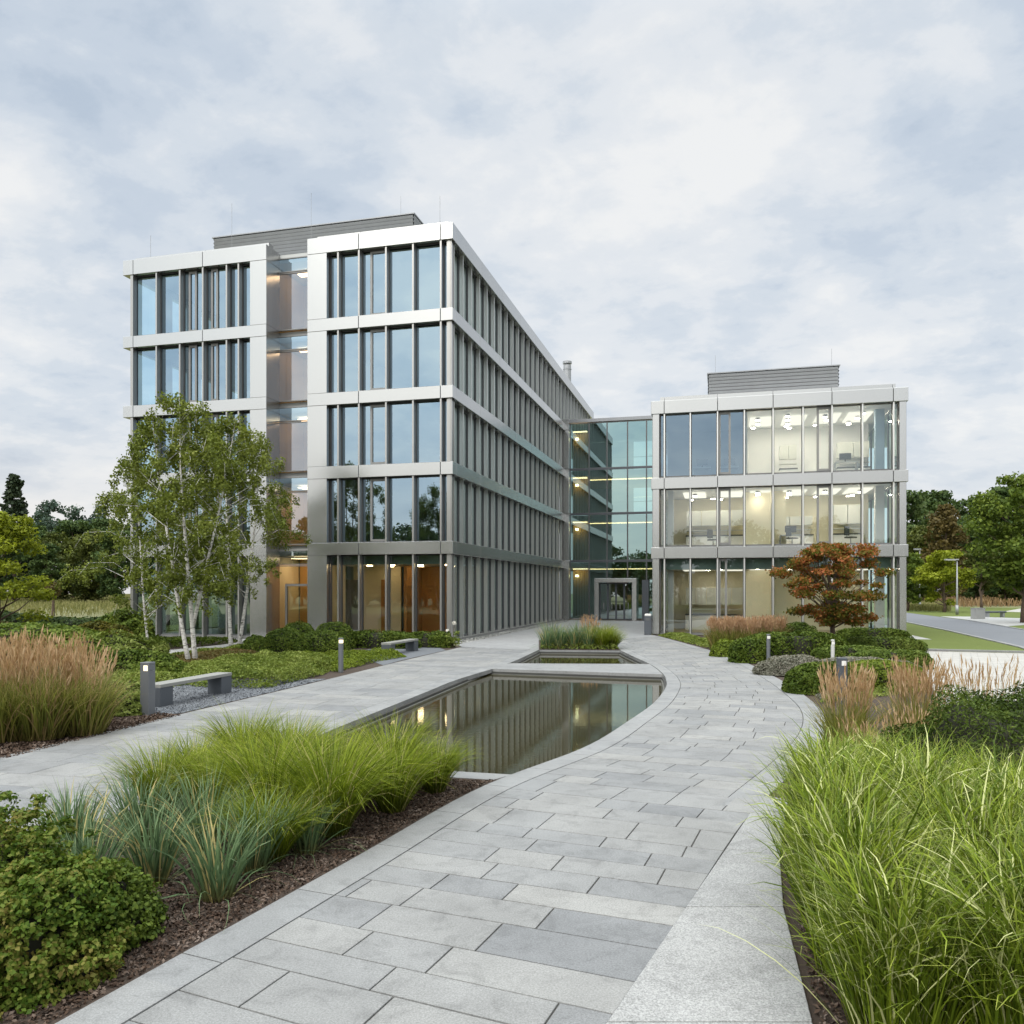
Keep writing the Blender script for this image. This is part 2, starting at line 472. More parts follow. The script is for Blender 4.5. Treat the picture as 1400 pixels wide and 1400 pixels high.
M['lf_conifer'] = leafmat('conifer_needle', [(.02, .034, .02), (.04, .06, .032), (.065, .085, .045)], .2, .1)
M['lf_hazed'] = leafmat('hazed_leaf', [(.045, .075, .058), (.065, .10, .075), (.09, .13, .09)], .06, .2)  # bluish haze of distance mixed into the leaf colour
M['lf_box'] = leafmat('box_leaf', [(.03, .052, .007), (.062, .10, .012), (.105, .15, .02), (.16, .20, .034)], 1.3, .25)
M['lf_lime'] = leafmat('lime_leaf', [(.08, .12, .015), (.16, .21, .025), (.24, .30, .04)], 1.6, .3)
M['lf_cover'] = leafmat('cover_leaf', [(.085, .125, .022), (.145, .195, .036), (.22, .27, .06), (.30, .34, .10)], .9, .3)
M['lf_rust'] = leafmat('rusty_cover_leaf', [(.07, .08, .022), (.13, .105, .035), (.18, .13, .05), (.12, .15, .04)], .8, .25)
M['lf_grey'] = leafmat('grey_shrub_leaf', [(.13, .13, .095), (.20, .20, .155), (.28, .265, .22), (.33, .27, .245)], 1.4, .2)
M['lf_front'] = leafmat('rosette_leaf', [(.04, .08, .010), (.075, .13, .016), (.12, .175, .025), (.18, .20, .04), (.25, .205, .06)], 3.0, .3)
M['lf_yew'] = leafmat('yew_needle', [(.022, .042, .006), (.045, .075, .010), (.075, .115, .016), (.125, .165, .03)], 2.2, .15)
M['lf_gold'] = leafmat('gold_shrub_leaf', [(.06, .075, .015), (.13, .12, .022), (.24, .19, .03)], 1.2, .25)
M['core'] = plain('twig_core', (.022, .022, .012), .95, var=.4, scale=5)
M['gr_sedge'] = grassmat('sedge_blade', (.095, .11, .014), (.15, .205, .014), (.29, .335, .035), .5, (.45, .40, .17), .3, .07)
M['gr_blue'] = grassmat('blue_blade', (.17, .16, .06), (.115, .185, .085), (.26, .33, .18), .4, (.50, .42, .18), .3, .12)
M['gr_misc'] = grassmat('striped_blade', (.09, .10, .018), (.15, .215, .018), (.40, .45, .11), .55, (.62, .64, .30), .25, .13)
M['gr_reed'] = grassmat('reed_blade', (.17, .15, .045), (.22, .235, .05), (.40, .34, .14), .35, (.36, .26, .12), .35, .15)
M['plume'] = leafmat('reed_plume', [(.34, .21, .11), (.48, .32, .19), (.58, .42, .27), (.65, .51, .35)], 1.0, .3, .8)
M['plume_pink'] = leafmat('pink_plume', [(.38, .23, .14), (.50, .33, .21), (.60, .43, .29)], 1.0, .3, .8)
M['flower'] = plain('white_petal', (.85, .83, .76), .6, var=.03)
M['meadow_tan'] = leafmat('meadow_stalk', [(.22, .14, .07), (.34, .23, .13), (.45, .33, .2)], .12, .3, .9)
M['meadow_green'] = leafmat('meadow_green_stalk', [(.13, .14, .05), (.21, .21, .085), (.32, .29, .14)], .12, .3, .9)
M['glass_stair'] = glass('stair_glass', (.80, .80, .78), (.70, .78, .88), .28, 1.55)
M['warmglow'] = emis('warm_glow', (1, .66, .36), 7)
M['lamplink'] = emis('lamp_link', (1, .62, .28), 6.5)
M['gravelstone'] = leafmat('gravel_stone', [(.08, .085, .095), (.14, .15, .165), (.2, .21, .225), (.27, .28, .29)], 3, 0, .8)

M['lf_hedge'] = leafmat('hedge_leaf', [(.05, .085, .014), (.09, .14, .022), (.14, .19, .035), (.20, .24, .055)], 1.2, .25)
M['stairwall'] = plain('stair_wall', (.58, .46, .28), .6, var=.08)  # warm tone stands in for gold reflections in the slot glass

M['bulkhead'] = plain('bulkhead_green', (.24, .33, .30), .5, var=.05)

M['slabwarm'] = plain('warm_lit_slab', (.60, .44, .25), .6, var=.08)  # warm hue of lamplit ceilings put into the slab colour

M['fin_dull'] = metal_panel('dulled_fin_steel', (.40, .395, .38), .32, .7)  # darker copy of the fin steel, duller reflections put into its colour

M['glass_dim'] = glass('dim_room_glass', (.62, .74, .80), (.62, .78, .92), .24, 1.55)
# ------------------------------------------------------------------ camera, sky, sun
cd = bpy.data.cameras.new('camera'); cam = bpy.data.objects.new('camera', cd); COL.objects.link(cam)
cam.location = (0, 0, EYE); cam.rotation_euler = (math.pi / 2, 0, 0)
cd.sensor_width = 36; cd.lens = F / 1400 * 36; cd.shift_y = (HOR - 700) / 1400; cd.clip_end = 3000; cd.clip_start = .05
sc.camera = cam
sc.view_settings.view_transform = 'Standard'; sc.view_settings.look = 'None'
sc.view_settings.exposure = EXPOSURE; sc.view_settings.gamma = 1
try: sc.view_settings.use_curve_mapping = False
except Exception: pass
sc.render.engine = 'CYCLES'
sc.cycles.use_denoising = True
sc.cycles.max_bounces = 10; sc.cycles.transparent_max_bounces = 32; sc.cycles.glossy_bounces = 5; sc.cycles.diffuse_bounces = 3
sc.cycles.caustics_reflective = False; sc.cycles.caustics_refractive = False
sc.cycles.sample_clamp_indirect = 6

SUN_EL, SUN_AZ = math.radians(40), math.radians(212)   # azimuth clockwise from +Y: behind the camera, to its left
sd = Vector((math.sin(SUN_AZ) * math.cos(SUN_EL), math.cos(SUN_AZ) * math.cos(SUN_EL), math.sin(SUN_EL)))
ld = bpy.data.lights.new('sun', 'SUN'); ld.energy = SUN_E; ld.angle = math.radians(24); ld.color = (1, .95, .88)
lo = bpy.data.objects.new('sun', ld); COL.objects.link(lo); lo.rotation_euler = sd.to_track_quat('Z', 'Y').to_euler()

w = bpy.data.worlds.new('World'); sc.world = w; w.use_nodes = True
nt = w.node_tree; nt.nodes.clear()
wo = nt.nodes.new('ShaderNodeOutputWorld')
sky = nt.nodes.new('ShaderNodeTexSky'); sky.sky_type = 'NISHITA'; sky.sun_disc = False
sky.sun_elevation = SUN_EL; sky.sun_rotation = SUN_AZ; sky.air_density = 1.2; sky.dust_density = 2.0
d = nd(nt, 'ShaderNodeTexCoord').outputs['Generated']
s = nd(nt, 'ShaderNodeSeparateXYZ', {0: d})
zc = nd(nt, 'ShaderNodeMath', {0: s.outputs['Z'], 1: 0.0}, operation='MAXIMUM').outputs[0]
za = nd(nt, 'ShaderNodeMath', {0: zc, 1: .26}, operation='ADD').outputs[0]
px = nd(nt, 'ShaderNodeMath', {0: s.outputs['X'], 1: za}, operation='DIVIDE').outputs[0]
py = nd(nt, 'ShaderNodeMath', {0: s.outputs['Y'], 1: za}, operation='DIVIDE').outputs[0]
pv = nd(nt, 'ShaderNodeCombineXYZ', {0: px, 1: py, 2: 0.35}).outputs[0]
pr = nd(nt, 'ShaderNodeMapping', {'Vector': pv, 'Rotation': (0, 0, .5), 'Scale': (1.0, 1.15, 1)}).outputs[0]
n1 = noise(nt, 1.9, 4, .5, pr, .2)
n2 = noise(nt, 5.6, 6, .6, pr, .15)
n3 = noise(nt, .55, 2, .5, pv)
mm = nd(nt, 'ShaderNodeMath', {0: n1, 1: .50}, operation='MULTIPLY').outputs[0]
mm = nd(nt, 'ShaderNodeMath', {0: n2, 1: .36, 2: mm}, operation='MULTIPLY_ADD').outputs[0]
mm = nd(nt, 'ShaderNodeMath', {0: n3, 1: .14, 2: mm}, operation='MULTIPLY_ADD').outputs[0]
cl = ramp(nt, mm, [(.37, (.50, .585, .695)), (.43, (.59, .665, .76)), (.48, (.68, .74, .81)), (.535, (.785, .82, .86)), (.61, (.89, .90, .905))], 'EASE')
hz = nd(nt, 'ShaderNodeMapRange', {'Value': zc, 'From Min': 0.0, 'From Max': .22, 'To Min': .75, 'To Max': 0.0}, interpolation_type='SMOOTHSTEP').outputs[0]
wside = nd(nt, 'ShaderNodeMapRange', {'Value': s.outputs['X'], 'From Min': -.6, 'From Max': .6, 'To Min': 1, 'To Max': 0.0}).outputs[0]
hcol = mixc(nt, wside, (.79, .81, .84), (.87, .835, .805))
cl = mixc(nt, hz, cl, hcol)
# an overcast vault: brighter towards the zenith and towards the veiled sun
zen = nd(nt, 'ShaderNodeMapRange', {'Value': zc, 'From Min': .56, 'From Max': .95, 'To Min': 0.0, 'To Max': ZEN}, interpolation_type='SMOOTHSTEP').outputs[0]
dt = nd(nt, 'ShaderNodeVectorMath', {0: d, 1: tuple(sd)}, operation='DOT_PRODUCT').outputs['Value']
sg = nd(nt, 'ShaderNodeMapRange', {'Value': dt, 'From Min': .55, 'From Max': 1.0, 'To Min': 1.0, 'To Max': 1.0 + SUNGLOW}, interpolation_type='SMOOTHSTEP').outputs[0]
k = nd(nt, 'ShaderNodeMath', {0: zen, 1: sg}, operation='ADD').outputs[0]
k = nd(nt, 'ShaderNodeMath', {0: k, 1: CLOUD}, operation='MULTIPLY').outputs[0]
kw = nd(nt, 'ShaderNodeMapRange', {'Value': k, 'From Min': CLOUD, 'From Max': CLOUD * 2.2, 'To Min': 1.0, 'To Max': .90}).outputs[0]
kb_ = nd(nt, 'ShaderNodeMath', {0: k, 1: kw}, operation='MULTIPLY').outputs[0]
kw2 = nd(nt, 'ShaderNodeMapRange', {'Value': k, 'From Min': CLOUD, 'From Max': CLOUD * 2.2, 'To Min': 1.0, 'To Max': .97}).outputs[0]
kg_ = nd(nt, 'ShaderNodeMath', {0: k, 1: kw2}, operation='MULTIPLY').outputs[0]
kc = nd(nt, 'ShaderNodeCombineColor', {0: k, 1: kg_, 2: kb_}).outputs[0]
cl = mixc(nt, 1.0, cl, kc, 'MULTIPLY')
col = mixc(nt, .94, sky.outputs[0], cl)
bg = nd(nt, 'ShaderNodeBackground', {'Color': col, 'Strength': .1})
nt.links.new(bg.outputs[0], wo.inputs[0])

# ------------------------------------------------------------------ ground shapes
Lp = catmull([(-3.65, 2.15), (-2.63, 4.7), (-1.5, 7.53), (-.37, 10.37), (1.157, 12.96), (2.22, 15.55), (3.14, 18.06), (3.89, 20.74), (4.22, 22.4), (4.45, 24.2), (4.58, 27.2), (4.42, 33.3), (4.6, 40.0)], 14)
Rp = catmull([(-.94, 1.6), (-.03, 3.5), (1.36, 6.4), (2.65, 9.1), (4.25, 11.9), (5.5, 14.4), (6.4, 17.0), (7.05, 20.3), (7.4, 22.7), (7.72, 25.5), (7.98, 28.6), (8.05, 33.5), (7.75, 43.2)], 14)
L2 = catmull([(-9.7, 4.2), (-7.64, 12.2), (-6.61, 16.37), (-5.55, 20.74), (-4.9, 23.5), (-3.78, 28.57), (-2.15, 35.3)], 14)
R2 = catmull([(-5.75, 3.2), (-3.85, 11.4), (-3.01, 15.4), (-2.09, 19.8), (-1.5, 22.6), (-.12, 27.45), (1.11, 33.7)], 14)

def slab_strip(name, L, R, kl, kr, rows, lens, rng, kerb_len=1.25, gap=.013, kerb_mat='kerb', s_max=None, kr_from=-99):
    mid = (L + R) / 2
    S = np.concatenate([[0], np.cumsum(np.linalg.norm(np.diff(mid, axis=0), axis=1))])
    def at(s):
        return np.array([np.interp(s, S, L[:, 0]), np.interp(s, S, L[:, 1])]), np.array([np.interp(s, S, R[:, 0]), np.interp(s, S, R[:, 1])])
    def P(s, w):
        a, b = at(s); d = (b - a) / np.linalg.norm(b - a); return a + d * w
    def KR(s): return kr if at(s)[1][1] > kr_from else 0.0
    def W(s):
        a, b = at(s); return np.linalg.norm(b - a)
    mb = MB()
    def slab(s0, s1, w00, w01, w10, w11, mi):
        # corners: (s0,w00) (s0,w01) (s1,w11) (s1,w10)
        e = gap / 2
        q = [P(s0 + e, w00 + e), P(s0 + e, w01 - e), P(s1 - e, w11 - e), P(s1 - e, w10 + e)]
        z = rng.uniform(-.0012, .0012)
        bz = .0035; c = sum(q) / 4
        inn = [p + (c - p) / max(np.linalg.norm(c - p), .05) * bz for p in q]
        v = [(p[0], p[1], z) for p in inn] + [(p[0], p[1], z - .003) for p in q] + [(p[0], p[1], -.03) for p in q]
        fs = [(0, 1, 2, 3)] + [(i + 4, (i + 1) % 4 + 4, (i + 1) % 4, i) for i in range(4)] + [(i + 8, (i + 1) % 4 + 8, (i + 1) % 4 + 4, i + 4) for i in range(4)]
        mb.add(v, fs, mi)
    s = .0; end = s_max or S[-1]
    pend = []
    while s < end - .1:
        h = rows[rng.integers(len(rows))]
        s1 = min(s + h, end)
        w0, w1 = kl, None
        x = kl - rng.uniform(0, .5)
        wa, wb = W(s) - KR(s), W(s1) - KR(s)
        big = h > .65
        while x < max(wa, wb) - .02:
            l = lens[rng.integers(len(lens))] * (1.0 if not big else .95)
            x0, x1 = max(x, kl), x + l
            if max(wa, wb) - x1 < .3: x1 = 99
            slab(s, s1, x0, min(x1, wa), x0, min(x1, wb), 0) if x0 < min(wa, wb) - .03 else None
            x = x1
        s = s1
    for side in (0, 1):
        kw = (kl, kr)[side]
        if kw <= 0: continue
        s = 0
        while s < end - .05:
            s1 = min(s + kerb_len * rng.uniform(.9, 1.1), end)
            n = max(1, int(round((s1 - s) / .42)))
            for i in range(n):   # short chords follow the curve, joints only at the stone ends
                a = s + (s1 - s) * i / n; b = s + (s1 - s) * (i + 1) / n
                if side and KR(a) == 0: continue
                ga, gb = (gap / 2 if i == 0 else 0), (gap / 2 if i == n - 1 else 0)
                if side == 0: q = [P(a + ga, 0), P(a + ga, kw - gap / 2), P(b - gb, kw - gap / 2), P(b - gb, 0)]
                else: q = [P(a + ga, W(a) - kw + gap / 2), P(a + ga, W(a)), P(b - gb, W(b)), P(b - gb, W(b) - kw + gap / 2)]
                v = [(p[0], p[1], .001) for p in q] + [(p[0], p[1], -.12) for p in q]
                mb.add(v, [(0, 1, 2, 3)] + [(j + 4, (j + 1) % 4 + 4, (j + 1) % 4, j) for j in range(4)], 1)
            s = s1
    o = mb.build(name, [M['slabs'], M[kerb_mat]])
    base = MB()
    for i in range(len(L) - 1):
        a, b, c, d = L[i], R[i], R[i + 1], L[i + 1]
        base.quad((a[0], a[1], -.0125), (b[0], b[1], -.0125), (c[0], c[1], -.0125), (d[0], d[1], -.0125))
    tag(base.build('path_bed', M['joint']), kind='structure')
    return tag(o, kind='structure')

rng = np.random.default_rng(5)
slab_strip('curved_path', Lp, Rp, .36, .40, [.34, .38, .42, .42, .5, .62], [.5, .65, .8, .95, 1.15], rng, kr_from=9.3)
slab_strip('garden_path', L2, R2, .0, .40, [.5, .6, .75], [.8, 1.0, 1.2, 1.5], rng)

# broad granite ledge between the path and the tall grass
led = MB()
ll = [(-.94, 1.6), (-.03, 3.5), (.546, 4.7), (1.36, 6.4), (2.05, 7.84), (2.65, 9.1), (3.05, 9.85)]
lr = [(.95, 1.4), (1.42, 3.4), (1.723, 4.7), (2.12, 6.4), (2.5, 7.65), (2.95, 8.85), (3.25, 9.65)]
for i in range(len(ll) - 1):
    a, b, c, d = ll[i], lr[i], lr[i + 1], ll[i + 1]
    e = .004
    mid = lambda p, q, t: (p[0] + (q[0] - p[0]) * t, p[1] + (q[1] - p[1]) * t)
    led.prism([mid(a, d, e), mid(b, c, e), mid(b, c, 1 - e), mid(a, d, 1 - e)], -.1, .018)
o = led.build('stone_ledge', M['ledge']); tag(o, kind='structure'); bevel(o, .006, 2)

# pools
big = [(-.85, 25.7), (-1.5, 22.6), (-2.09, 19.8), (-3.01, 15.4), (-3.75, 11.95)] + [(.0, 11.02)]
iL = [i for i in range(len(Lp)) if 11.15 < Lp[i][1] < 23.9]
big += [tuple(Lp[i]) for i in iL] + [(4.40, 23.95)]
iU = [i for i in range(len(Lp)) if 27.3 < Lp[i][1] < 33.2]
small = [(-.06, 27.5), (4.575, 27.25)] + [tuple(Lp[i]) for i in iU] + [(4.42, 33.3), (1.11, 33.7)]
def inset(poly, dd):
    n = len(poly); A = sum(poly[i][0] * poly[(i + 1) % n][1] - poly[(i + 1) % n][0] * poly[i][1] for i in range(n))
    sg_ = 1 if A > 0 else -1; out = []
    for i in range(n):
        p0, p1, p2 = Vector(poly[i - 1]), Vector(poly[i]), Vector(poly[(i + 1) % n])
        d1 = (p1 - p0).normalized(); d2 = (p2 - p1).normalized()
        n1_ = Vector((-d1.y, d1.x)) * sg_; n2_ = Vector((-d2.y, d2.x)) * sg_
        b = (n1_ + n2_); b = b / max(b.length, .2); c = max(.35, b.dot(n1_))
        out.append(tuple(p1 + b * (dd / c)))
    return out
def pool(poly, label, strip):
    root = empty('reflecting_pool', (0, 0, 0)); tag(root, label, 'pool', 'pools along the path')
    n = len(poly); wall = MB(); lip = MB(); inn = inset(poly, .06); inl = inset(poly, .10)
    for i in range(n):
        j = (i + 1) % n
        a, b, c, d = poly[i], poly[j], inn[j], inn[i]
        # upright wall: recessed below the coping edge
        wall.quad((*d, -.085), (*c, -.085), (*c, -.8), (*d, -.8)); wall.quad((*a, -.085), (*b, -.085), (*c, -.085), (*d, -.085))
        wall.quad((*a, -.005), (*b, -.005), (*b, -.085), (*a, -.085), 1)
        e, f = inl[j], inl[i]
        lip.quad((*d, -.145), (*c, -.145), (*e, -.145), (*f, -.145)); lip.quad((*f, -.145), (*e, -.145), (*e, -.30), (*f, -.30))
    wall.build('basin_wall', [M['poolwall'], M['coping']], root); lip.build('basin_lip', M['ledgewall'], root)
    mb = MB()
    for st in strip: mb.prism(st, -.10, .004)
    if strip: bevel(mb.build('coping', M['coping'], root), .006, 2)
    wt = MB().sheet(poly, -.165).build('water', M['water']); tag(wt, kind='structure')
    return root
pool(big, 'long dark reflecting pool curving along the inside of the granite path', [[(-3.75, 11.95), (.0, 11.02), (-.24, 10.72), (-3.85, 11.62)]])
pool(small, 'small reflecting pool in front of the planted bed near the entrance', [])
br = MB().prism([(-.83, 25.72), (4.40, 23.97), (4.50, 25.2), (4.575, 27.23), (-.05, 27.48)], -.13, .003)
o = br.build('path_bridge', M['kerb']); tag(o, kind='structure'); bevel(o, .008, 2)

# the ground: one sheet with a hole where the pools sink in
import bmesh
hole = [(-.85, 25.7), (-1.5, 22.6), (-2.09, 19.8), (-3.01, 15.4), (-3.75, 11.95), (.0, 11.02)] + [tuple(Lp[i]) for i in iL] + [(4.40, 23.95), (4.575, 27.25)] + [tuple(Lp[i]) for i in iU] + [(4.42, 33.3), (1.11, 33.7), (-.06, 27.5)]
bm = bmesh.new()
def loop(pts):
    vs = [bm.verts.new((p[0], p[1], -.03)) for p in pts]
    for i in range(len(vs)): bm.edges.new((vs[i], vs[(i + 1) % len(vs)]))
loop([(-420, -140), (420, -140), (420, 420), (-420, 420)]); loop(hole)
bmesh.ops.triangle_fill(bm, edges=bm.edges[:], use_beauty=True, normal=(0, 0, 1))
me = bpy.data.meshes.new('ground'); bm.to_mesh(me); bm.free(); me.materials.append(M['ground'])
tag(put('ground', me), kind='structure')

def sheet(name, poly, z, mat, kind='structure'):
    return tag(MB().sheet(poly, z).build(name, M[mat]), kind=kind)
def Wl(lx, ly): return (P0[0] + lx * CO + ly * SI, P0[1] - lx * SI + ly * CO)
P0 = ((619 - 700) / F * 38.5, 38.5)
P1 = ((890 - 700) / F * 44.8, 44.8)
def Wr(lx, ly): return (P1[0] + lx * CO + ly * SI, P1[1] - lx * SI + ly * CO)

# entrance court, from the long facade across to the second block
sheet('entrance_paving', [(-2.15, 35.25), (1.11, 33.65), (1.3, 40.0), (4.6, 40.0), (7.76, 43.25), Wr(-.1, .0), Wl(8.3, 28.7), Wl(.4, 28.7), Wl(.75, 1.0), Wl(.75, -1.6)], -.004, 'plaza')
sheet('gravel_strip', [Wl(.75, -.6), Wl(.75, 28.0), Wl(-.2, 28.0), Wl(-.2, -.6)], -.008, 'palegravel', 'stuff')
# soil of the planting beds
sheet('planting_soil', [(-9.7, 4.1)] + [tuple(p) for p in L2] + [Wl(.1, -.9), Wl(-.1, .3), Wl(-26, .3), (-44, 52), (-52, 20), (-30, 3)], -.022, 'mulch')
fl = [tuple(p) for p in Lp if p[1] < 11.0]
sheet('planting_soil', [(-5.75, 3.2), (-3.85, 11.4)] + [(-3.85, 11.7), (-.22, 10.75)] + fl[::-1], -.006, 'mulch')
rr = [tuple(p) for p in Rp if p[1] > 9.6]
sheet('planting_soil', [(.6, 1.4), (1.4, 4.7), (2.1, 7.4), (3.0, 9.5)] + rr + [Wr(-.05, .15), Wr(13.6, .15), (18.3, 35.5), (13.0, 17.0), (10, 6), (6, 1)], -.020, 'mulch')
sheet('planting_soil', [(1.11, 33.7), (4.42, 33.32), (4.6, 39.9), (1.3, 39.9)], .01, 'mulch')
# gravel pads under the benches
sheet('gravel', [g(120, 985), g(248, 974), g(400, 938.5), g(446, 927.5), g(300, 928), g(214, 938), g(150, 957)], -.012, 'gravel', 'stuff')
sheet('gravel', [g(524, 909), g(548, 902.5), g(610, 888.6), g(598, 884), g(520, 884), g(478, 893)], -.012, 'gravel', 'stuff')
# pale strip path behind the birches and the apron along the facade
sheet('side_path', [g(205, 891), g(222, 895.5), g(300, 888), g(366, 880.5), g(372, 877), Wl(-8.4, -.05), Wl(-19, -.05), Wl(-19, -1.1), g(330, 876.8), g(300, 881.5)], -.010, 'apron')
# the court to the right, lawn, road
sheet('forecourt', [g(1253, 889.5), g(1420, 893.5), (60, 33), (34, 10), (16.0, 11.0), g(1292, 978)], -.012, 'court')
sheet('lawn', [Wr(13.0, .2), g(1254, 888.7), g(1425, 892.5), g(1425, 889.5), g(1400, 885), g(1300, 862.5), g(1240, 850.2), Wr(13.0, 16)], -.016, 'lawn')
sheet('gravel_strip', [Wr(12.6, -.75), Wr(13.85, -.75), Wr(13.35, 14), Wr(12.6, 14)], -.010, 'palegravel', 'stuff')
kb = MB()
kp = [g(1254, 888.7), g(1425, 892.6)]
dx, dy = kp[1][0] - kp[0][0], kp[1][1] - kp[0][1]
kb.prism([kp[0], kp[1], (kp[1][0], kp[1][1] + .28), (kp[0][0], kp[0][1] + .28)], -.05, .05)
tag(kb.build('kerb', M['kerb']), kind='structure')
rd = [g(1150, 828.5), g(1240, 837.6), g(1328, 848.6), g(1400, 861.4), g(1520, 890), g(1520, 925), g(1400, 884.9), g(1300, 862.3), g(1240, 850.2), g(1150, 837.5)]
sheet('road', rd, -.008, 'asphalt')
kb = MB()
for seq, s_ in (([g(1240, 850.2), g(1300, 862.3), g(1400, 884.9), g(1520, 925)], -1), ([g(1322, 847.9), g(1400, 861.4), g(1520, 890)], 1)):
    for a, b in zip(seq[:-1], seq[1:]):
        v = Vector((b[0] - a[0], b[1] - a[1])).normalized(); n_ = Vector((-v.y, v.x)) * .22 * s_
        kb.prism([a, b, (b[0] + n_.x, b[1] + n_.y), (a[0] + n_.x, a[1] + n_.y)], -.05, .03)
tag(kb.build('kerb', M['kerb']), kind='structure')
sheet('verge', [g(1240, 837.3), g(1328, 848.3), g(1400, 861), g(1520, 889), g(1700, 850), g(1500, 832), g(1240, 829)], -.022, 'lawn')
sheet('side_path', [g(1285, 842.6), g(1328, 847.9), g(1372, 856), g(1440, 852), g(1440, 846.5), g(1330, 842.8)], -.010, 'apron')
sheet('side_path', [g(1372, 836), g(1460, 839), g(1460, 833.5), g(1395, 831.8)], -.012, 'court')
# ------------------------------------------------------------------ buildings
LV = [0.0, 4.75, 8.5, 12.1, 15.75, 19.75]
BT = .60; RT = .78
def LXf(P):
    def f(px, ly=0.0):
        u = (px - 700) / F
        return (u * (P[1] + ly * CO) - P[0] - ly * SI) / (CO + u * SI)
    return f
LA, LB = LXf(P0), LXf(P1)

def bar_frame(mb, x0, x1, y, z0, z1, t=.06, d=.09, axis='x'):
    def bx(a0, a1, c0, c1):
        if axis == 'x': mb.box(a0, a1, y - d / 2, y + d / 2, c0, c1)
        else: mb.box(y - d / 2, y + d / 2, a0, a1, c0, c1)
    bx(x0, x0 + t, z0, z1); bx(x1 - t, x1, z0, z1); bx(x0 + t, x1 - t, z0, z0 + t); bx(x0 + t, x1 - t, z1 - t, z1)

def window(parent, x0, x1, y, z0, z1, gm, sash=None, axis='x', fm='frame', t=.05):
    if x0 > x1: x0, x1 = x1, x0
    mb = MB()
    if axis == 'x': mb.quad((x0, y, z0), (x1, y, z0), (x1, y, z1), (x0, y, z1))
    else: mb.quad((y, x0, z0), (y, x1, z0), (y, x1, z1), (y, x0, z1))
    p = mb.build('window', M[gm], parent)
    f = MB(); bar_frame(f, x0, x1, y, z0, z1, t, .09, axis)
    f.build('frame', M[fm], p)
    for s in sash or []:
        q = MB(); bar_frame(q, s[0], s[1], y, z0 + t + .002, z1 - t - .002, .11, .13, axis); q.build('opening_sash', M['sash'], p)
    return p

def band_x(mb, x0, x1, y0, y1, z0, z1, joints=()):
    """a spandrel run along x, cut into cassettes at the joints"""
    xs = [x0] + sorted(j for j in joints if x0 < j < x1) + [x1]
    for a, b in zip(xs[:-1], xs[1:]):
        mb.box(a + (.012 if a != x0 else 0), b - (.012 if b != x1 else 0), y0, y1, z0, z1)
def band_y(mb, y0, y1, x0, x1, z0, z1, step):
    n = max(1, round((y1 - y0) / step))
    for i in range(n):
        a = y0 + (y1 - y0) * i / n; b = y0 + (y1 - y0) * (i + 1) / n
        mb.box(x0, x1, a + (.012 if i else 0), b - (.012 if i < n - 1 else 0), z0, z1)

# ================= the five-storey block
A = empty('office_building', (P0[0], P0[1], 0), -TH)
tag(A, 'five-storey steel and glass office block with dense fins down its long side', 'building')
XL = LA(168); XG = LA(180, .05)
PL0, PL1 = LA(341.5), LA(364)          # pier of the far bay
PR0, PR1 = LA(420), LA(446.5)          # pier of the corner bay
YLINK = 28.6; YEND = 43.0
jl = [LA(276.7)]; jr = [LA(490), LA(602)]
DB = .55
for i in range(1, 6):
    z1 = LV[i]; z0 = z1 - (RT if i == 5 else BT)
    mb = MB(); band_x(mb, XL, PL1, 0, DB, z0, z1, jl + [XL + .62])
    band_y(mb, DB + .002, 14.0, XL, XL + DB, z0, z1, 4)
    bevel(mb.build('spandrel_band', M['steel'], A), .012, 1)
    mb = MB(); band_x(mb, PR0, 0, 0, DB, z0, z1, jr)
    band_y(mb, DB + .002, YEND if i == 5 else YLINK - .6, -DB, 0, z0, z1, 4.2)
    bevel(mb.build('spandrel_band', M['steel'], A), .012, 1)
# set-back parapet tier
mb = MB()
band_x(mb, XL + .55, PL1 - .02, .28, .7, LV[5] + .002, LV[5] + .17, jl)
mb.build('parapet', M['steel'], A); mb = MB()
band_x(mb, PR0 + .4, -.32, .28, .7, LV[5] + .002, LV[5] + .17, jr)
band_y(mb, .702, YEND, -.7, -.32, LV[5] + .002, LV[5] + .17, 4.2)
mb.build('parapet', M['steel'], A)
# piers
for i in range(5):
    z0 = LV[i]; z1 = LV[i + 1] - (RT if i == 4 else BT)
    for a, b in ((PL0, PL1), (PR0, PR1)):
        mb = MB(); mb.box(a, b, .008, DB, z0 + (.004 if i else 0), z1 - .004)
        bevel(mb.build('pier', M['steel'], A), .008, 1)
# recess return walls (panelled metal), one part per side
for x, s in ((PL1, -1), (PR0, 1)):
    mb = MB()
    for i in range(5):
        z1 = LV[i + 1] - (RT if i == 4 else BT)
        mb.box(x - .012 if s < 0 else x + .012, x + s * .2, DB + .002, 1.3, LV[i] + .01, z1 - .01)
        mb.box(x - .006 if s < 0 else x + .006, x + s * .2, DB + .002, 1.3, z1 + .01, LV[i + 1] - .01)
    mb.build('return_wall', M['steel'], A)
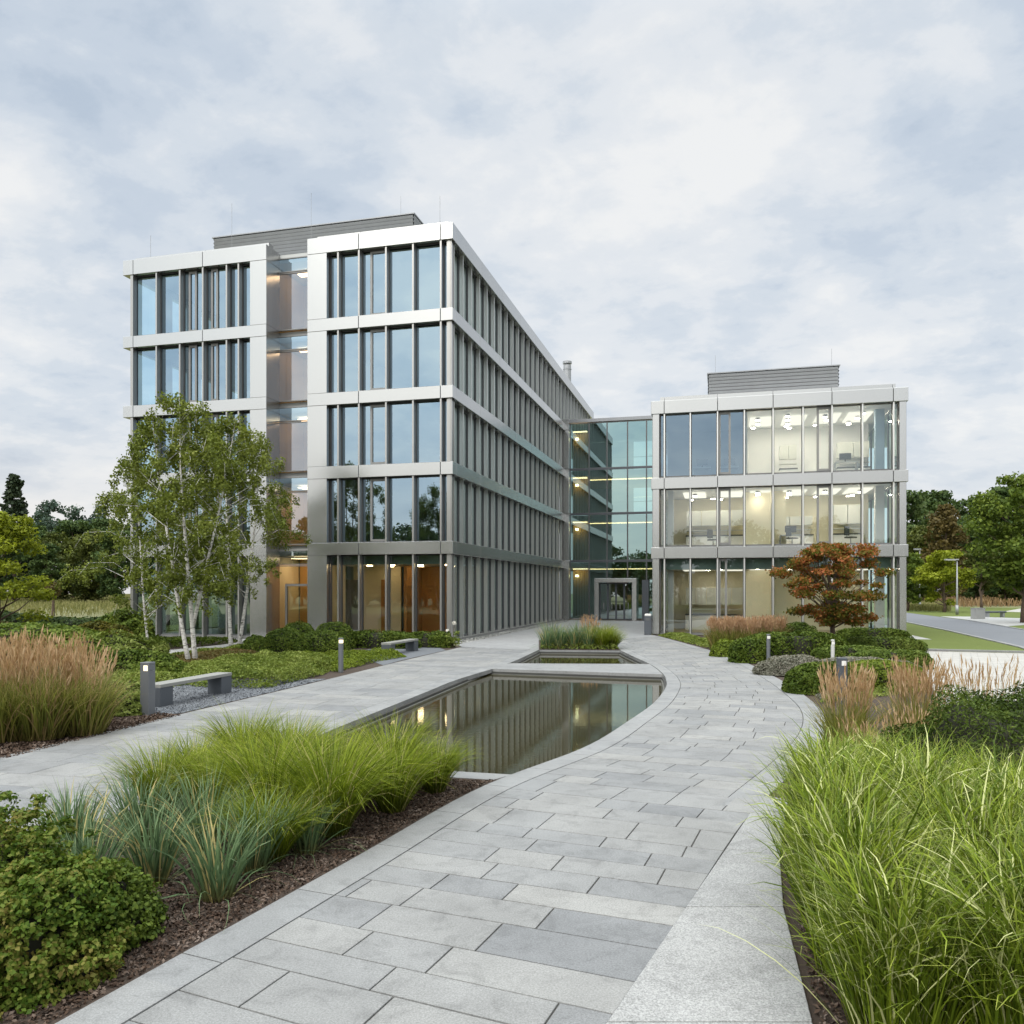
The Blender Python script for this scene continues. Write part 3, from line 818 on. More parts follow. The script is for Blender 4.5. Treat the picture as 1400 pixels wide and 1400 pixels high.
# front fins and windows
FY0, FY1, GY = .05, .34, .40
fl_ = [LA(p, FY0) for p in (213.5, 245.5, 277, 309.5, 325.8)]
fr_ = [LA(p, FY0) for p in (462, 490.5, 527.5, 564.5, 602.5)]
nfin = 0
def fin(parent, x, z0, z1, y0=FY0, y1=FY1, t=.085, axis='x', m='fin'):
    mb = MB()
    if axis == 'x': mb.box(x - t / 2, x + t / 2, y0, y1, z0, z1)
    else: mb.box(y0, y1, x - t / 2, x + t / 2, z0, z1)
    return mb.build('fin', M[m], parent)
for i in range(5):
    z0 = LV[i] + (.12 if i == 0 else 0); z1 = LV[i + 1] - (RT if i == 4 else BT)
    gm = 'glass_lobby' if i == 0 else 'glass_front'
    for x in fl_ + fr_: fin(A, x, LV[i], z1, m='fin_dull')
    fin(A, XG, LV[i], z1, FY0, FY1, .16, m='fin_dull'); fin(A, LA(614, .1), LV[i], z1, .1, FY1, .10, m='fin_dull')
    xs = [XG] + fl_ + [PL0]
    for k, (a, b) in enumerate(zip(xs[:-1], xs[1:])):
        sh = None
        if i > 0 and k == 2: sh = [(LA(259, GY), LA(270, GY))]
        if i > 0 and k == 3: sh = [(LA(289.5, GY), LA(299, GY))]
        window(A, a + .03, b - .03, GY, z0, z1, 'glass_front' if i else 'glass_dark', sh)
    xs = [PR1] + fr_ + [-.22]
    for k, (a, b) in enumerate(zip(xs[:-1], xs[1:])):
        sh = [(LA(507, GY), b - .04)] if (i > 0 and k == 2) else None
        window(A, a + .03, b - .03, GY, z0, z1, gm, sh)
    # recessed glazing of the stair slot, with a spandrel light below the slab line
    window(A, PL1 - .1, PR0 + .1, 1.25, z0, LV[i + 1] - 1.05, 'glass_lobby' if i == 0 else 'glass_stair', None, fm='sash')
    window(A, PL1 - .1, PR0 + .1, 1.25, LV[i + 1] - 1.02, LV[i + 1] - .28, 'glass_front' if i else 'glass_dark', None, fm='sash')
# soffit closing strips above the glass (recess above the windows)
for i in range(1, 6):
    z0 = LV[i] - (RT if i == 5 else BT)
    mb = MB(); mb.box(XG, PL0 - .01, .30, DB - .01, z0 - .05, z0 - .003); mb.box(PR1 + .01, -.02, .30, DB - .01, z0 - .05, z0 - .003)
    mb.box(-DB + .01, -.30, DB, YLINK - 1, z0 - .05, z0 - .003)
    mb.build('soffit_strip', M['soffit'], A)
mb = MB(); mb.box(XG, PL0, .25, .47, 0, .118); mb.box(PR1, -.1, .25, .47, 0, .118); mb.box(-.42, -.1, .48, YLINK - .6, 0, .118)
mb.build('plinth', M['sash'], A)
# corner post
for i in range(5):
    z1 = LV[i + 1] - (RT if i == 4 else BT)
    mb = MB(); mb.box(-.34, -.10, .12, .36, LV[i], z1); mb.build('corner_post', M['fin_dull'], A)
# long facade: fins every 1.4 m, a window between each pair
ys = [.62 + 1.415 * k for k in range(20)]
rest_f, rest_w, rest_fr = MB(), MB(), MB()
for i in range(5):
    yy = ys + [ys[-1] + 1.415 * (k + 1) for k in range(10)] if i == 4 else ys
    z0 = LV[i] + (.12 if i == 0 else 0); z1 = LV[i + 1] - (RT if i == 4 else BT)
    for k, y in enumerate(yy):
        if k < 5: fin(A, y, LV[i], z1, -.33, -.14, .065, 'y')
        else: rest_f.box(-.33, -.14, y - .0325, y + .0325, LV[i], z1)
        ya = yy[k - 1] if k else .38
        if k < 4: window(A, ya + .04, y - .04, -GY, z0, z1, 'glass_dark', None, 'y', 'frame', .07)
        else:
            rest_w.quad((-GY, ya + .04, z0), (-GY, y - .04, z0), (-GY, y - .04, z1), (-GY, ya + .04, z1))
            bar_frame(rest_fr, ya + .04, y - .04, -GY, z0, z1, .07, .09, 'y')
tag(rest_f.build('fin', M['fin'], A), kind='stuff')
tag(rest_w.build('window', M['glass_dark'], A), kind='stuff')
tag(rest_fr.build('window_frame', M['frame'], A), kind='stuff')
# corner pier where the link meets the long facade, and the wall above the link roof
mb = MB()
for z0, z1 in ((0, 4.74), (4.76, 8.49), (8.51, 12.09), (12.11, 15.2), (15.22, 16.1)):
    mb.box(-.45, .32, YLINK - .58, YLINK + .15, z0 + .008, z1 - .008)
bevel(mb.build('pier', M['steel'], A), .01, 1)
MB().box(.322, .345, YLINK - .38, YLINK - .2, 1.35, 1.55).build('wall_reader', M['charcoal'], A)
# glazed far side of the block, seen through the corner bay
for i in range(5):
    z0 = LV[i] + .12; z1 = LV[i + 1] - (RT if i == 4 else BT)
    for k in range(5):
        ya = .5 + 2.6 * k
        fin(A, ya + 2.6, LV[i], z1, XL + FY0, XL + FY1, .1, 'y')
        window(A, ya + .05, ya + 2.55, XL + GY, z0, z1, 'glass_side', None, 'y')
        if i: MB().box(XL + .52, XL + .75, ya + 1.45, ya + 2.5, z0, z1).build('inner_pier', M['greyint'], A)
    MB().box(XL + .3, XL + 9, 13.6, 13.7, LV[i], LV[i + 1]).build('inner_wall', M['greyint'], A)
# slabs, inner walls, roof
for i in range(0, 6):
    mb = MB(); z = LV[i]
    if i == 0: mb.box(XL + .6, -.46, DB + .02, YEND - .5, -.02, .10)
    elif i == 5: mb.box(XL + .5, -.5, 1.3, YEND - .2, z - .5, z - .08); mb.box(XL + .5, PL1 - .3, DB + .01, 1.298, z - .5, z - .08); mb.box(PR0 + .3, -.5, DB + .01, 1.298, z - .5, z - .08)
    else: mb.box(XL + .6, PL1 - .3, DB + .01, 1.3, z - BT + .05, z - .02); mb.box(PR0 + .3, -.58, DB + .01, 1.3, z - BT + .05, z - .02); mb.box(XL + .6, -.58, 1.45, YEND - .5, z - BT + .05, z - .02)
    mb.build('floor_slab' if i < 5 else 'roof', M['floor'] if i == 0 else M['slab'], A)
for i in range(5):
    z0 = LV[i] + (.105 if i == 0 else .0); z1 = LV[i + 1] - BT
    if i:
        MB().box(PR0 - .4, -6.4, 6.5, 6.62, z0, z1).build('inner_wall', M['greyint'], A)
        MB().box(-6.5, -6.38, 6.62, YEND - 1, z0, z1).build('inner_wall', M['greyint'], A)
        MB().box(PR0 - 2.6, PR0 - .45, 4.2, 4.3, z0, z1).build('inner_wall', M['stairwall'], A)   # back of the stair hall
        MB().box(PR0 + .22, PR0 + .34, 1.5, 6.4, z0, z1).build('inner_wall', M['stairwall'], A)
        MB().box(PL1 - .36, PL1 - .24, 1.5, 6.4, z0, z1).build('inner_wall', M['stairwall'], A)
        MB().box(PL1 + .4, PR0 - .3, 2.4, 2.4 + (.75 if i == 1 else .4), z1 - .09, z1 - .05).build('ceiling_lamp', M['warmglow'], A)  # added lamps; the lit warm walls stand in for gold reflections
    else:
        MB().box(LA(560, 6.0), -.7, 6.0, 6.1, z0, z1).build('inner_wall', M['walnut'], A)
        MB().box(PR0 + .1, LA(548, 5.0), 5.0, 5.12, z0, z1 - .35).build('inner_wall', M['cream'], A)
        MB().box(LA(556, 3.8), LA(552, 3.8), 3.8, 6.0, z0, z1 - .3).build('inner_wall', M['walnut'], A)
        MB().box(LA(473, 4.9), LA(495, 4.9), 4.9, 4.98, z0, 3.0).build('inner_door', M['sash'], A)
        MB().box(LA(521, 4.9), LA(527, 4.9), 4.9, 4.98, z0, 3.0).build('inner_door', M['walnut'], A)
        MB().box(PR0 - 2.4, PR0 - .1, 3.6, 3.7, z0, z1).build('inner_wall', M['oak'], A)
        MB().box(XL + 1, PL1 - .3, 7, 7.1, z0, z1).build('inner_wall', M['greyint'], A)
        MB().box(-6.5, -6.38, 6.62, YEND - 1, z0, z1).build('inner_wall', M['greyint'], A)
        zc_ = 3.72
        MB().box(PR0 + .2, -.75, .95, 6.0, zc_, zc_ + .06).build('suspended_ceiling', M['white'], A)
        MB().box(PR0 + .2, -.6, .90, .948, zc_ - .02, LV[1] - BT + .04).build('bulkhead', M['bulkhead'], A)
        for lx, ly in ((-1.2, 2.2), (-2.6, 2.6), (-4.0, 2.2), (-5.4, 2.6), (-1.6, 4.6), (-3.2, 4.2), (-4.9, 4.2)):
            MB().tube([(lx, ly, zc_ - .002), (lx, ly, zc_ - .05)], .15, 16).build('ceiling_lamp', M['lampwarm'], A)
        MB().box(PL1 + .3, PR0 - .2, 1.9, 2.6, z1 - .09, z1 - .05).build('ceiling_lamp', M['warmglow'], A)
        MB().box(PL1 - .3, PL1 - .2, 1.5, 3.6, z0, z1).build('inner_wall', M['cream'], A); MB().box(PR0 + .2, PR0 + .3, 1.5, 3.6, z0, z1).build('inner_wall', M['cream'], A)
# glass door in the slot
dr = MB(); bar_frame(dr, LA(391, 1.2), PR0 - .03, 1.16, .12, 2.75, .11, .1)
dd_ = dr.build('door', M['sash'], A)
MB().quad((LA(391, 1.2) + .11, 1.16, .23), (PR0 - .14, 1.16, .23), (PR0 - .14, 1.16, 2.64), (LA(391, 1.2) + .11, 1.16, 2.64)).build('pane', M['glass_lobby'], dd_)
MB().box(PR0 - .24, PR0 - .2, 1.06, 1.1, .9, 1.3).build('handle', M['charcoal'], dd_)
# rooftop plant screen
def screen(parent, x0, x1, y0, y1, z0, z1, nsl):
    mb = MB(); h = (z1 - z0) / nsl
    for k in range(nsl):
        a, b = z0 + h * k, z0 + h * (k + .90)
        for (p, q) in (((x0, y0), (x1, y0)), ((x1, y0), (x1, y1)), ((x1, y1), (x0, y1)), ((x0, y1), (x0, y0))):
            d_ = Vector((q[0] - p[0], q[1] - p[1])).normalized(); n_ = Vector((d_.y, -d_.x)) * .06
            mb.quad((p[0], p[1], a), (q[0], q[1], a), (q[0] + n_.x, q[1] + n_.y, a + h * .74), (p[0] + n_.x, p[1] + n_.y, a + h * .74))
            mb.quad((p[0] + n_.x, p[1] + n_.y, a + h * .74), (q[0] + n_.x, q[1] + n_.y, a + h * .74), (q[0], q[1], a + h), (p[0], p[1], a + h), 1)  # dark strip painted as the shaded gap between slats
    mb.box(x0 + .12, x1 - .12, y0 + .12, y1 - .12, z0, z1 - .1, 1)
    mb.box(x0 - .1, x1 + .1, y0 - .1, y1 + .1, z1, z1 + .06)
    return mb.build('plant_screen', [M['louvre'], M['soffit']], parent)
sx0, sx1 = LA(293, 6.0), LA(565, 6.0)
screen(A, sx0, sx1, 6.0, 30, LV[5], 23.25, 17)
for px, ly in ((206, .8), (317, 3.0), (425.5, 3.0), (548, 6.5), (601.5, .5)):
    x = LA(px, ly); zz = 24.6 if ly == 6.5 else (23.6 if ly == 3.0 else 21.3)
    mb = MB(); mb.tube([(x, ly, LV[5]), (x, ly, zz)], .009, 6); mb.tube([(x, ly, LV[5] - .2), (x, ly, LV[5] + .3)], .05, 6); mb.build('lightning_rod', M['post'], A)
mb = MB(); cx = -1.6; mb.tube([(cx, 37.5, 19.6), (cx, 37.5, 23.0)], .36, 16); mb.tube([(cx, 37.5, 23.15), (cx, 37.5, 23.35)], .42, 16); mb.tube([(cx, 37.5, 22.6), (cx, 37.5, 22.66)], .40, 16)
mb.tube([(cx, 37.5, 22.95), (cx, 37.5, 23.2)], .2, 10)
mb.build('flue', M['post'], A)

# ================= the glazed link
C_ = empty('glass_link', (*Wl(0, YLINK), 0), -TH)
tag(C_, 'teal glazed four-storey link with the entrance between the two office blocks', 'building')
WX = 10.6
cols = [.32] + [LXf(Wl(0, YLINK))(p) for p in (805.5, 830, 858, 884)] + [WX]
lz = [0.05, 4.72, 8.5, 12.1, 15.85]
for i in range(4):
    for k in range(5):
        z0 = lz[i] + .05; z1 = lz[i + 1] - .05
        if i == 0 and k in (2,): z0 = 3.05
        window(C_, cols[k] + .005, cols[k + 1] - .005, .0, z0, z1, 'glass_link', None, t=.045)
    for k in range(5):
        if k >= 2 and i >= 2: window(C_, .3 + 2.05 * k, .3 + 2.05 * (k + 1), 9.0, lz[i] + .05, lz[i + 1] - .05, 'glass_clear', None, t=.05)
for i in range(1, 4):
    MB().box(.32, WX, -.05, .06, lz[i] - .06, lz[i] + .05).build('transom', M['charcoal'], C_)
    mb = MB(); mb.box(.3, WX, .35, 8.8, lz[i] - .55, lz[i] - .1); mb.build('floor_slab', M['slabwarm'], C_)
    for q in (2.2,):
        MB().box(.8, 7.0, q, q + .10, lz[i] - .62, lz[i] - .56).build('ceiling_lamp', M['lamplink'], C_)
mb = MB(); mb.box(-.0, WX, -.12, 9.2, 15.86, 16.12); mb.build('roof', M['louvre'], C_)
MB().box(.3, WX, .2, 9, -.01, .03).build('floor_slab', M['floor'], C_)
for i in range(4):
    mb = MB(); mb.box(.35, 1.7, 1.1, 1.35, lz[i] + .05, lz[i + 1] - .6); mb.build('inner_wall', M['oak'], C_)
    MB().box(.3, 4.4 if i >= 2 else WX, 8.9, 9.1, lz[i] + .05, lz[i + 1] - .05).build('inner_wall', M['greyint'], C_)
    MB().box(.45, 1.6, .45, .75, lz[i + 1] - .64, lz[i + 1] - .58).build('light_or_fill_panel', M['warmglow'], C_)  # glowing strip added to brighten the oak wall behind the glass
    MB().tube([(.75, .7, lz[i + 1] - 1.25), (.75, .7, lz[i + 1] - 1.08)], .12, 12).build('ceiling_lamp', M['lampwarm'], C_)
    mb = MB(); mb.box(6.6, 8.5, .3, .36, lz[i] + .95, lz[i] + 1.0); mb.box(.4, 8.5, 1.2, 1.24, lz[i] + 1.0, lz[i] + 1.05); mb.build('railing', M['post'], C_)
# entrance portal
lc = LXf(Wl(0, YLINK))
pa, pb = lc(812.5, -.9), lc(870, -.9)
pt = MB(); pt.box(pa, pa + .34, -.9, .25, 0, 3.0); pt.box(pb - .34, pb, -.9, .25, 0, 3.0); pt.box(pa, pb, -.9, .25, 3.002, 3.32)
po = pt.build('entrance_portal', M['steel'], C_); bevel(po, .01, 1)
nw = 4; ww = (pb - pa - .72) / nw
for k in range(nw):
    a = pa + .36 + ww * k
    mb = MB(); bar_frame(mb, a, a + ww, -.35, .06, 2.95, .07, .07); df = mb.build('door', M['charcoal'], C_)
    MB().quad((a + .07, -.35, .13), (a + ww - .07, -.35, .13), (a + ww - .07, -.35, 2.88), (a + .07, -.35, 2.88)).build('pane', M['glass_dark'], df)
    MB().box(a + ww / 2 - .02, a + ww / 2 + .02, -.42, -.39, .9, 1.4).build('handle', M['post'], df)
mb = MB(); mb.box(pb + .4, pb + .9, -.55, -.05, 0, 3.2); mb.build('side_post', M['charcoal'], C_)

# ================= the three-storey block
B = empty('laboratory_building', (P1[0], P1[1], 0), -TH)
tag(B, 'three-storey steel and glass laboratory block with brightly lit cream rooms', 'building')
XR = LB(1242); DEP = 15.0
LZ = [0, 4.75, 8.55, 12.75]
jb = [LB(p) for p in (908, 981, 1057, 1137.5, 1221.5)]
for i in range(1, 4):
    z1 = LZ[i]; z0 = z1 - (.70 if i == 3 else .60)
    mb = MB(); band_x(mb, 0, XR, 0, .5, z0, z1, jb); band_y(mb, .502, DEP, 0, .5, z0, z1, 4); band_y(mb, .502, DEP, XR - .5, XR, z0, z1, 4)
    bevel(mb.build('spandrel_band', M['steel'], B), .012, 1)
mb = MB(); band_x(mb, .48, XR - .55, .25, .7, 12.752, 13.0, jb); mb.box(.48, .9, .702, DEP, 12.752, 13.0); mb.box(XR - .95, XR - .55, .702, DEP, 12.752, 13.0)
mb.build('parapet', M['steel'], B)
cuts = [LB(p, .12) for p in (908.4, 943.8, 981, 1017.7, 1057, 1098, 1137.5, 1179.3, 1221.8)]
xa, xb = LB(901.5, .1), LB(1229.5, .1)
for i in range(3):
    z0 = LZ[i]; z1 = LZ[i + 1] - (.70 if i == 2 else .60)
    for a, b in ((LB(892, .05), xa), (xb, XR - .08)):
        mb = MB(); mb.box(a, b, .05, .5, z0, z1); bevel(mb.build('corner_pier', M['steel'], B), .02, 2)
    for x in cuts: fin(B, x, z0, z1, .08, .30, .065)
    xs = [xa] + cuts + [xb]
    for k, (a, b) in enumerate(zip(xs[:-1], xs[1:])):
        sh = None
        if k == 3: sh = [(a + .05, LB(999, .36))] if i else [(a + .05, LB(994, .36))]
        if k == 6: sh = [(LB(1116.5, .36), b - .03)]
        if i == 0: sh = sh if k == 3 else None
        window(B, a + .03, b - .03, .36, z0 + .08, z1, 'glass_dim' if (i == 2 and k <= 3) else 'glass_clear', sh, t=.04)
    mb = MB(); mb.box(xa, xb, .3, .48, z0, z0 + .078); mb.build('sill', M['sash'], B)
    for k in range(5):
        ya = .6 + 2.7 * k
        window(B, ya, ya + 2.66, XR - .36, z0 + .08, z1, 'glass_side', None, 'y')
        fin(B, ya + 2.68, z0, z1, XR - .32, XR - .08, .08, 'y')
    mb = MB()
    if i: mb.box(.5, XR - .5, .502, DEP, LZ[i] - .55, LZ[i] - .01)
    else: mb.box(.4, XR - .4, .502, DEP, -.02, .06)
    mb.build('floor_slab', M['white'] if i else M['floor'], B)
    MB().box(.02, .3, .6, DEP, z0, z1).build('side_wall', M['steel'], B)
MB().box(.5, XR - .5, .502, DEP, 12.1, 12.70).build('roof', M['white'], B)
# rooms
for i in range(3):
    z0 = LZ[i] + (.06 if i == 0 else 0); z1 = LZ[i + 1] - (.65 if i == 2 else .55)
    yb = 6.2
    MB().box(.5, XR - .9, yb, yb + .1, z0, z1).build('back_wall', M['cream'] if i < 2 else M['white'], B)
    for px in ((1020,) if i == 2 else (1057,)):
        x = LB(px, 1.2); MB().box(x - .06, x + .06, 1.0, yb, z0, z1).build('partition', M['white'] if i == 2 else M['cream'], B)
    if i < 2:
        x = LB(926, 1.6); MB().box(x - .5, x - .2, 1.5, 1.8, z0, z1).build('column', M['white'], B)
        x = LB(1019, 3); MB().box(x, x + 2.2, 3.0, 3.1, z0, z1).build('partition', M['cream'], B)
    x = LB(1196, 2.2); MB().box(x, x + .45, 2.0, 2.45, z0, z1).build('column', M['blueint'] if i == 2 else M['white'], B)
    lamps = {2: [(1036, 2.2), (1036, 3.4), (1077, 1.6), (1077, 2.6), (1077, 3.8), (1079, 5.0), (1128, 2.2), (1130, 3.2), (1180, 1.8), (1172, 3.0), (1160, 4.6)],
             1: [(950, 2.4), (1036, 1.8), (1036, 2.5), (1079, 2.0), (1079, 3.0), (1128, 2.2), (1176, 2.6), (1165, 4.2), (975, 4.0)],
             0: [(940, 3.2), (985, 2.0), (1036, 1.7), (1080, 2.5), (1120, 3.0), (1165, 2.2), (1190, 3.4), (968, 4.4)]}[i]
    for px, ly in ((950, 3.6), (1000, 3.6), (1040, 3.6), (1085, 3.6), (1130, 3.6), (1172, 3.6)):
        if i == 2 and px < 1025: continue
        x = LB(px, ly); zz = z1 - (.62 if i == 0 else .05)
        MB().box(x - .62, x + .62, ly - 1.3, ly + 1.4, zz - .03, zz - .004).build('light_or_fill_panel', M['fillglow'], B)  # glowing ceiling panels added to brighten the room walls
    if i == 0:
        MB().box(.6, XR - .95, .95, 6.2, z1 - .62, z1 - .56).build('suspended_ceiling', M['white'], B)
        MB().box(.5, XR - .7, .90, .948, z1 - .64, z1).build('bulkhead', M['bulkhead'], B)
    lamps = lamps + [(p_, 4.4) for p_ in (945, 985, 1030, 1075, 1115, 1160, 1200) if not (i == 2 and p_ < 1025)]  # further row of downlights added to raise the room light
    for px, ly in lamps:
        if i == 0: z1 = LZ[1] - .55 - .36
        x = LB(px, ly); hs = MB().tube([(x, ly, z1 - .10), (x, ly, z1 - .24)], .125, 16).build('ceiling_lamp', M['white'], B)
        MB().tube([(x, ly, z1 - .242), (x, ly, z1 - .262)], .11, 16).build('diffuser', M['lamp'], hs)
sx0, sx1 = LB(969, 4.0), LB(1146, 4.0)
screen(B, sx0, sx1, 4.0, 9.0, 12.7, 15.05, 12)
for px, ly in ((978, 4.3), (1137, 4.5)):
    x = LB(px, ly); mb = MB(); mb.tube([(x, ly, 12.7), (x, ly, 16.2)], .009, 6); mb.tube([(x, ly, 12.5), (x, ly, 13)], .05, 6); mb.build('lightning_rod', M['post'], B)

# furniture standing in the rooms
def cabinet(px0, px1, ly, z, h, label, top=None, wall=True):
    x0, x1 = LB(px0, ly), LB(px1, ly)
    xy = Wr((x0 + x1) / 2, ly); r = empty('lab_cabinet', (xy[0], xy[1], z), -TH); tag(r, label, 'cabinet', 'cabinets in the lit laboratories')
    w = abs(x1 - x0) / 2
    bevel(MB().box(-w, w, 0, .6, 0, .86).build('base_unit', M['white'], r), .01, 1)
    MB().box(-w - .02, w + .02, -.04, .62, .862, .93).build('worktop', M['cabdark'], r)
    mb = MB(); n = max(2, int(w * 2 / .6))
    for k in range(n): mb.box(-w + 2 * w * k / n + .02, -w + 2 * w * (k + 1) / n - .02, .25, .60, 1.5, h)
    mb.build('wall_unit', M['cab'], r)
    MB().box(-w, w, .28, .6, 1.2, 1.24).build('shelf', M['cab'], r)
    return r
cabinet(937, 980, 4.8, .06, 2.5, 'pale laboratory cabinet with black worktop in the ground floor room beside the entrance')
cabinet(985, 1016, 4.8, .06, 2.5, 'pale cabinet with black worktop next to the cream partition on the ground floor')
cabinet(938, 980, 4.6, 4.75, 2.4, 'wide pale cabinet with black worktop in the middle storey room above the entrance side')
cabinet(984, 1017, 4.6, 4.75, 2.4, 'narrow pale cabinet beside the orange tinted door on the middle storey')
cabinet(1064, 1112, 5.2, 4.75, 2.0, 'low laboratory cabinet behind the desk chair on the middle storey')
cabinet(1140, 1180, 5.0, 4.75, 2.6, 'tall pale cabinet at the end of the middle storey above the maple')
cabinet(1145, 1190, 5.0, 8.55, 2.4, 'pale cabinet at the bright end of the top storey')
cabinet(1066, 1090, 4.6, 8.55, 2.3, 'blue grey cabinet under the row of lamps on the top storey')
def chair(px, ly, z, label):
    xy = Wr(LB(px, ly), ly); r = empty('office_chair', (xy[0], xy[1], z), .6); tag(r, label, 'chair', 'office chairs in the laboratories')
    bevel(MB().box(-.24, .24, -.24, .24, .45, .53).build('seat', M['cabdark'], r), .03, 2)
    mb = MB(); mb.box(-.22, .22, .2, .26, .6, 1.1); bevel(mb.build('backrest', M['cabdark'], r), .03, 2)
    mb = MB(); mb.tube([(0, 0, .08), (0, 0, .45)], .03, 8); mb.tube([(0, .22, .5), (0, .25, .7)], .025, 8)
    for k in range(5): mb.tube([(0, 0, .1), (.28 * math.cos(k * 1.2566), .28 * math.sin(k * 1.2566), .05)], .02, 6)
    mb.build('base', M['post'], r)
chair(1083, 1.5, 4.75, 'black office chair behind the glass of the middle storey, mid facade')
chair(1163, 1.5, 4.75, 'black office chair behind the glass just above the maple crown')
chair(975, 2.0, 4.75, 'black office chair by the cabinets at the entrance end of the middle storey')
def desk(px0, px1, ly, z, W, Lf, label, grp):
    x0, x1 = Lf(px0, ly), Lf(px1, ly); xy = W((x0 + x1) / 2, ly)
    r = empty('desk', (xy[0], xy[1], z), -TH); tag(r, label, 'desk', grp); w = abs(x1 - x0) / 2
    MB().box(-w, w, -.35, .35, .70, .74).build('desktop', M['white'], r)
    for sx in (-1, 1):
        MB().box(sx * w - sx * .06, sx * w, -.33, .33, 0, .70).build('leg', M['post'], r)
    mb = MB(); mb.box(-.3, .3, .1, .13, .9, 1.25); mb.box(-.03, .03, .1, .14, .74, .9); mb.build('monitor', M['cabdark'], r)
desk(948, 972, 2.0, 8.55, Wr, LB, 'white desk with a dark monitor in the unlit top storey room, entrance end', 'desks by the windows')
desk(985, 1010, 2.2, 8.55, Wr, LB, 'white desk with a dark monitor in the unlit top storey room beside the lit one', 'desks by the windows')
desk(1140, 1172, 1.8, 8.55, Wr, LB, 'white desk with a dark monitor at the bright end of the top storey', 'desks by the windows')
desk(1066, 1096, 2.6, 4.75, Wr, LB, 'white desk with a dark monitor on the middle storey behind a black chair', 'desks by the windows')
# ------------------------------------------------------------------ furniture of the garden
def bench(pn, pf, label):
    a = Vector(pn); b = Vector(pf); d = (b - a); ln = d.length; ang = math.atan2(d.y, d.x)
    c = (a + b) / 2
    r = empty('garden_bench', (c.x, c.y, 0), ang); tag(r, label, 'bench', 'stone benches beside the garden path')
    h = ln / 2 + .22
    for s in (-1, 1):
        mb = MB(); x1 = s * h; x0 = s * (h - .42); mb.box(min(x0, x1), max(x0, x1), -.19, .19, -.02, .395)
        bevel(mb.build('leg', M['charcoal'], r), .006, 1)
    bevel(MB().box(-h - .0, h + .0, -.20, .20, .397, .47).build('seat', M['seat'], r), .006, 2)
    return r
bench(g(218, 964), g(300, 947), 'long grey stone bench on the dark gravel pad behind the square lit bollard')
bench(g(531, 895.5), g(563, 889.5), 'short grey stone bench before the low hedge at the office block corner')

def bollard(p, h, label, w=.19, mat='bollard', lamp=(0, -1), rz=-TH, roundish=False):
    r = empty('light_bollard', (p[0], p[1], 0), rz); tag(r, label, 'bollard', 'light bollards along the paths')
    mb = MB()
    if roundish: mb.tube([(0, 0, -.02), (0, 0, h - .16)], w / 2, 16)
    else: mb.box(-w / 2, w / 2, -w / 2, w / 2, -.02, h - .17)
    bevel(mb.build('post', M[mat], r), .006, 1)
    mb = MB()
    if roundish: mb.tube([(.012, -.012, h - .15), (.012, -.012, h - .06)], w * .44, 16)
    else: mb.box(-w * .08, w * .38, -w / 2 - .004, -w / 2 + .02, h - .165, h - .06)
    mb.build('light_or_fill_panel', M['bollamp'] if lamp else M['white'], r)
    mb = MB()
    if roundish: mb.tube([(0, 0, h - .049), (0, 0, h)], w / 2, 16)
    else: mb.box(-w / 2, w / 2, -w / 2, w / 2, h - .05, h)
    if not roundish: mb.box(-w / 2, w / 2, -w / 2, w / 2, h - .168, h - .052)
    bevel(mb.build('cap', M[mat], r), .005, 1)
    return r
bollard(g(202, 976.5), 1.04, 'square grey bollard with a glowing window standing at the end of the stone bench', .20)
bollard(g(466, 918.5), 1.02, 'slim grey bollard with a lit top at the edge of the lime ground cover', .15, roundish=True)
bollard(g(1050.5, 907), .98, 'slim grey bollard against the dark box hedge beside the curved path', .13, roundish=True, lamp=None)
bollard(g(1138.5, 917), .95, 'pale bollard between the two low hedges under the maple', .11, 'pale_bollard', roundish=True, lamp=None)
bollard(g(1151, 962), 1.0, 'charcoal square bollard standing among the tan reed grasses', .20, 'charcoal', lamp=None)

xy = Wr(LB(886, -.25), -.25)
lb = empty('litter_bin', (xy[0], xy[1], 0), -TH); tag(lb, 'dark upright litter bin with a pale lid beside the corner pier', 'bin')
bevel(MB().box(-.19, .19, -.19, .19, 0, 1.02).build('body', M['charcoal'], lb), .02, 2)
mb = MB(); mb.box(-.17, .17, -.17, .17, 1.022, 1.14); bevel(mb.build('lid', M['white'], lb), .03, 2)
MB().box(-.11, .11, -.20, -.192, .78, .92).build('flap', M['frame'], lb)

def lamp_post(p, h, label, arm):
    r = empty('street_lamp', (p[0], p[1], 0)); tag(r, label, 'street lamp', 'street lamps along the road')
    mb = MB(); mb.tube([(0, 0, -.05), (0, 0, h * .35), (0, 0, h)], [.11, .085, .055], 12); mb.tube([(0, 0, 0), (0, 0, .9)], .14, 12)
    mb.build('post', M['post'], r, True)
    mb = MB(); mb.box(-arm, .12 if arm > 0 else -.0, -.16, .16, h - .02, h + .10); bevel(mb.build('lamp_head', M['post'], r), .03, 1)
    MB().box(-arm + .06, -.14, -.12, .12, h - .05, h - .021).build('lens', M['white'], r)
    return r
lamp_post(g(1257.5, 833.5), 7.2, 'tall thin street lamp next to the laboratory block corner', .7)
lamp_post(g(1308.5, 840), 5.3, 'shorter street lamp at the road kerb in front of the small bright tree', 1.2)

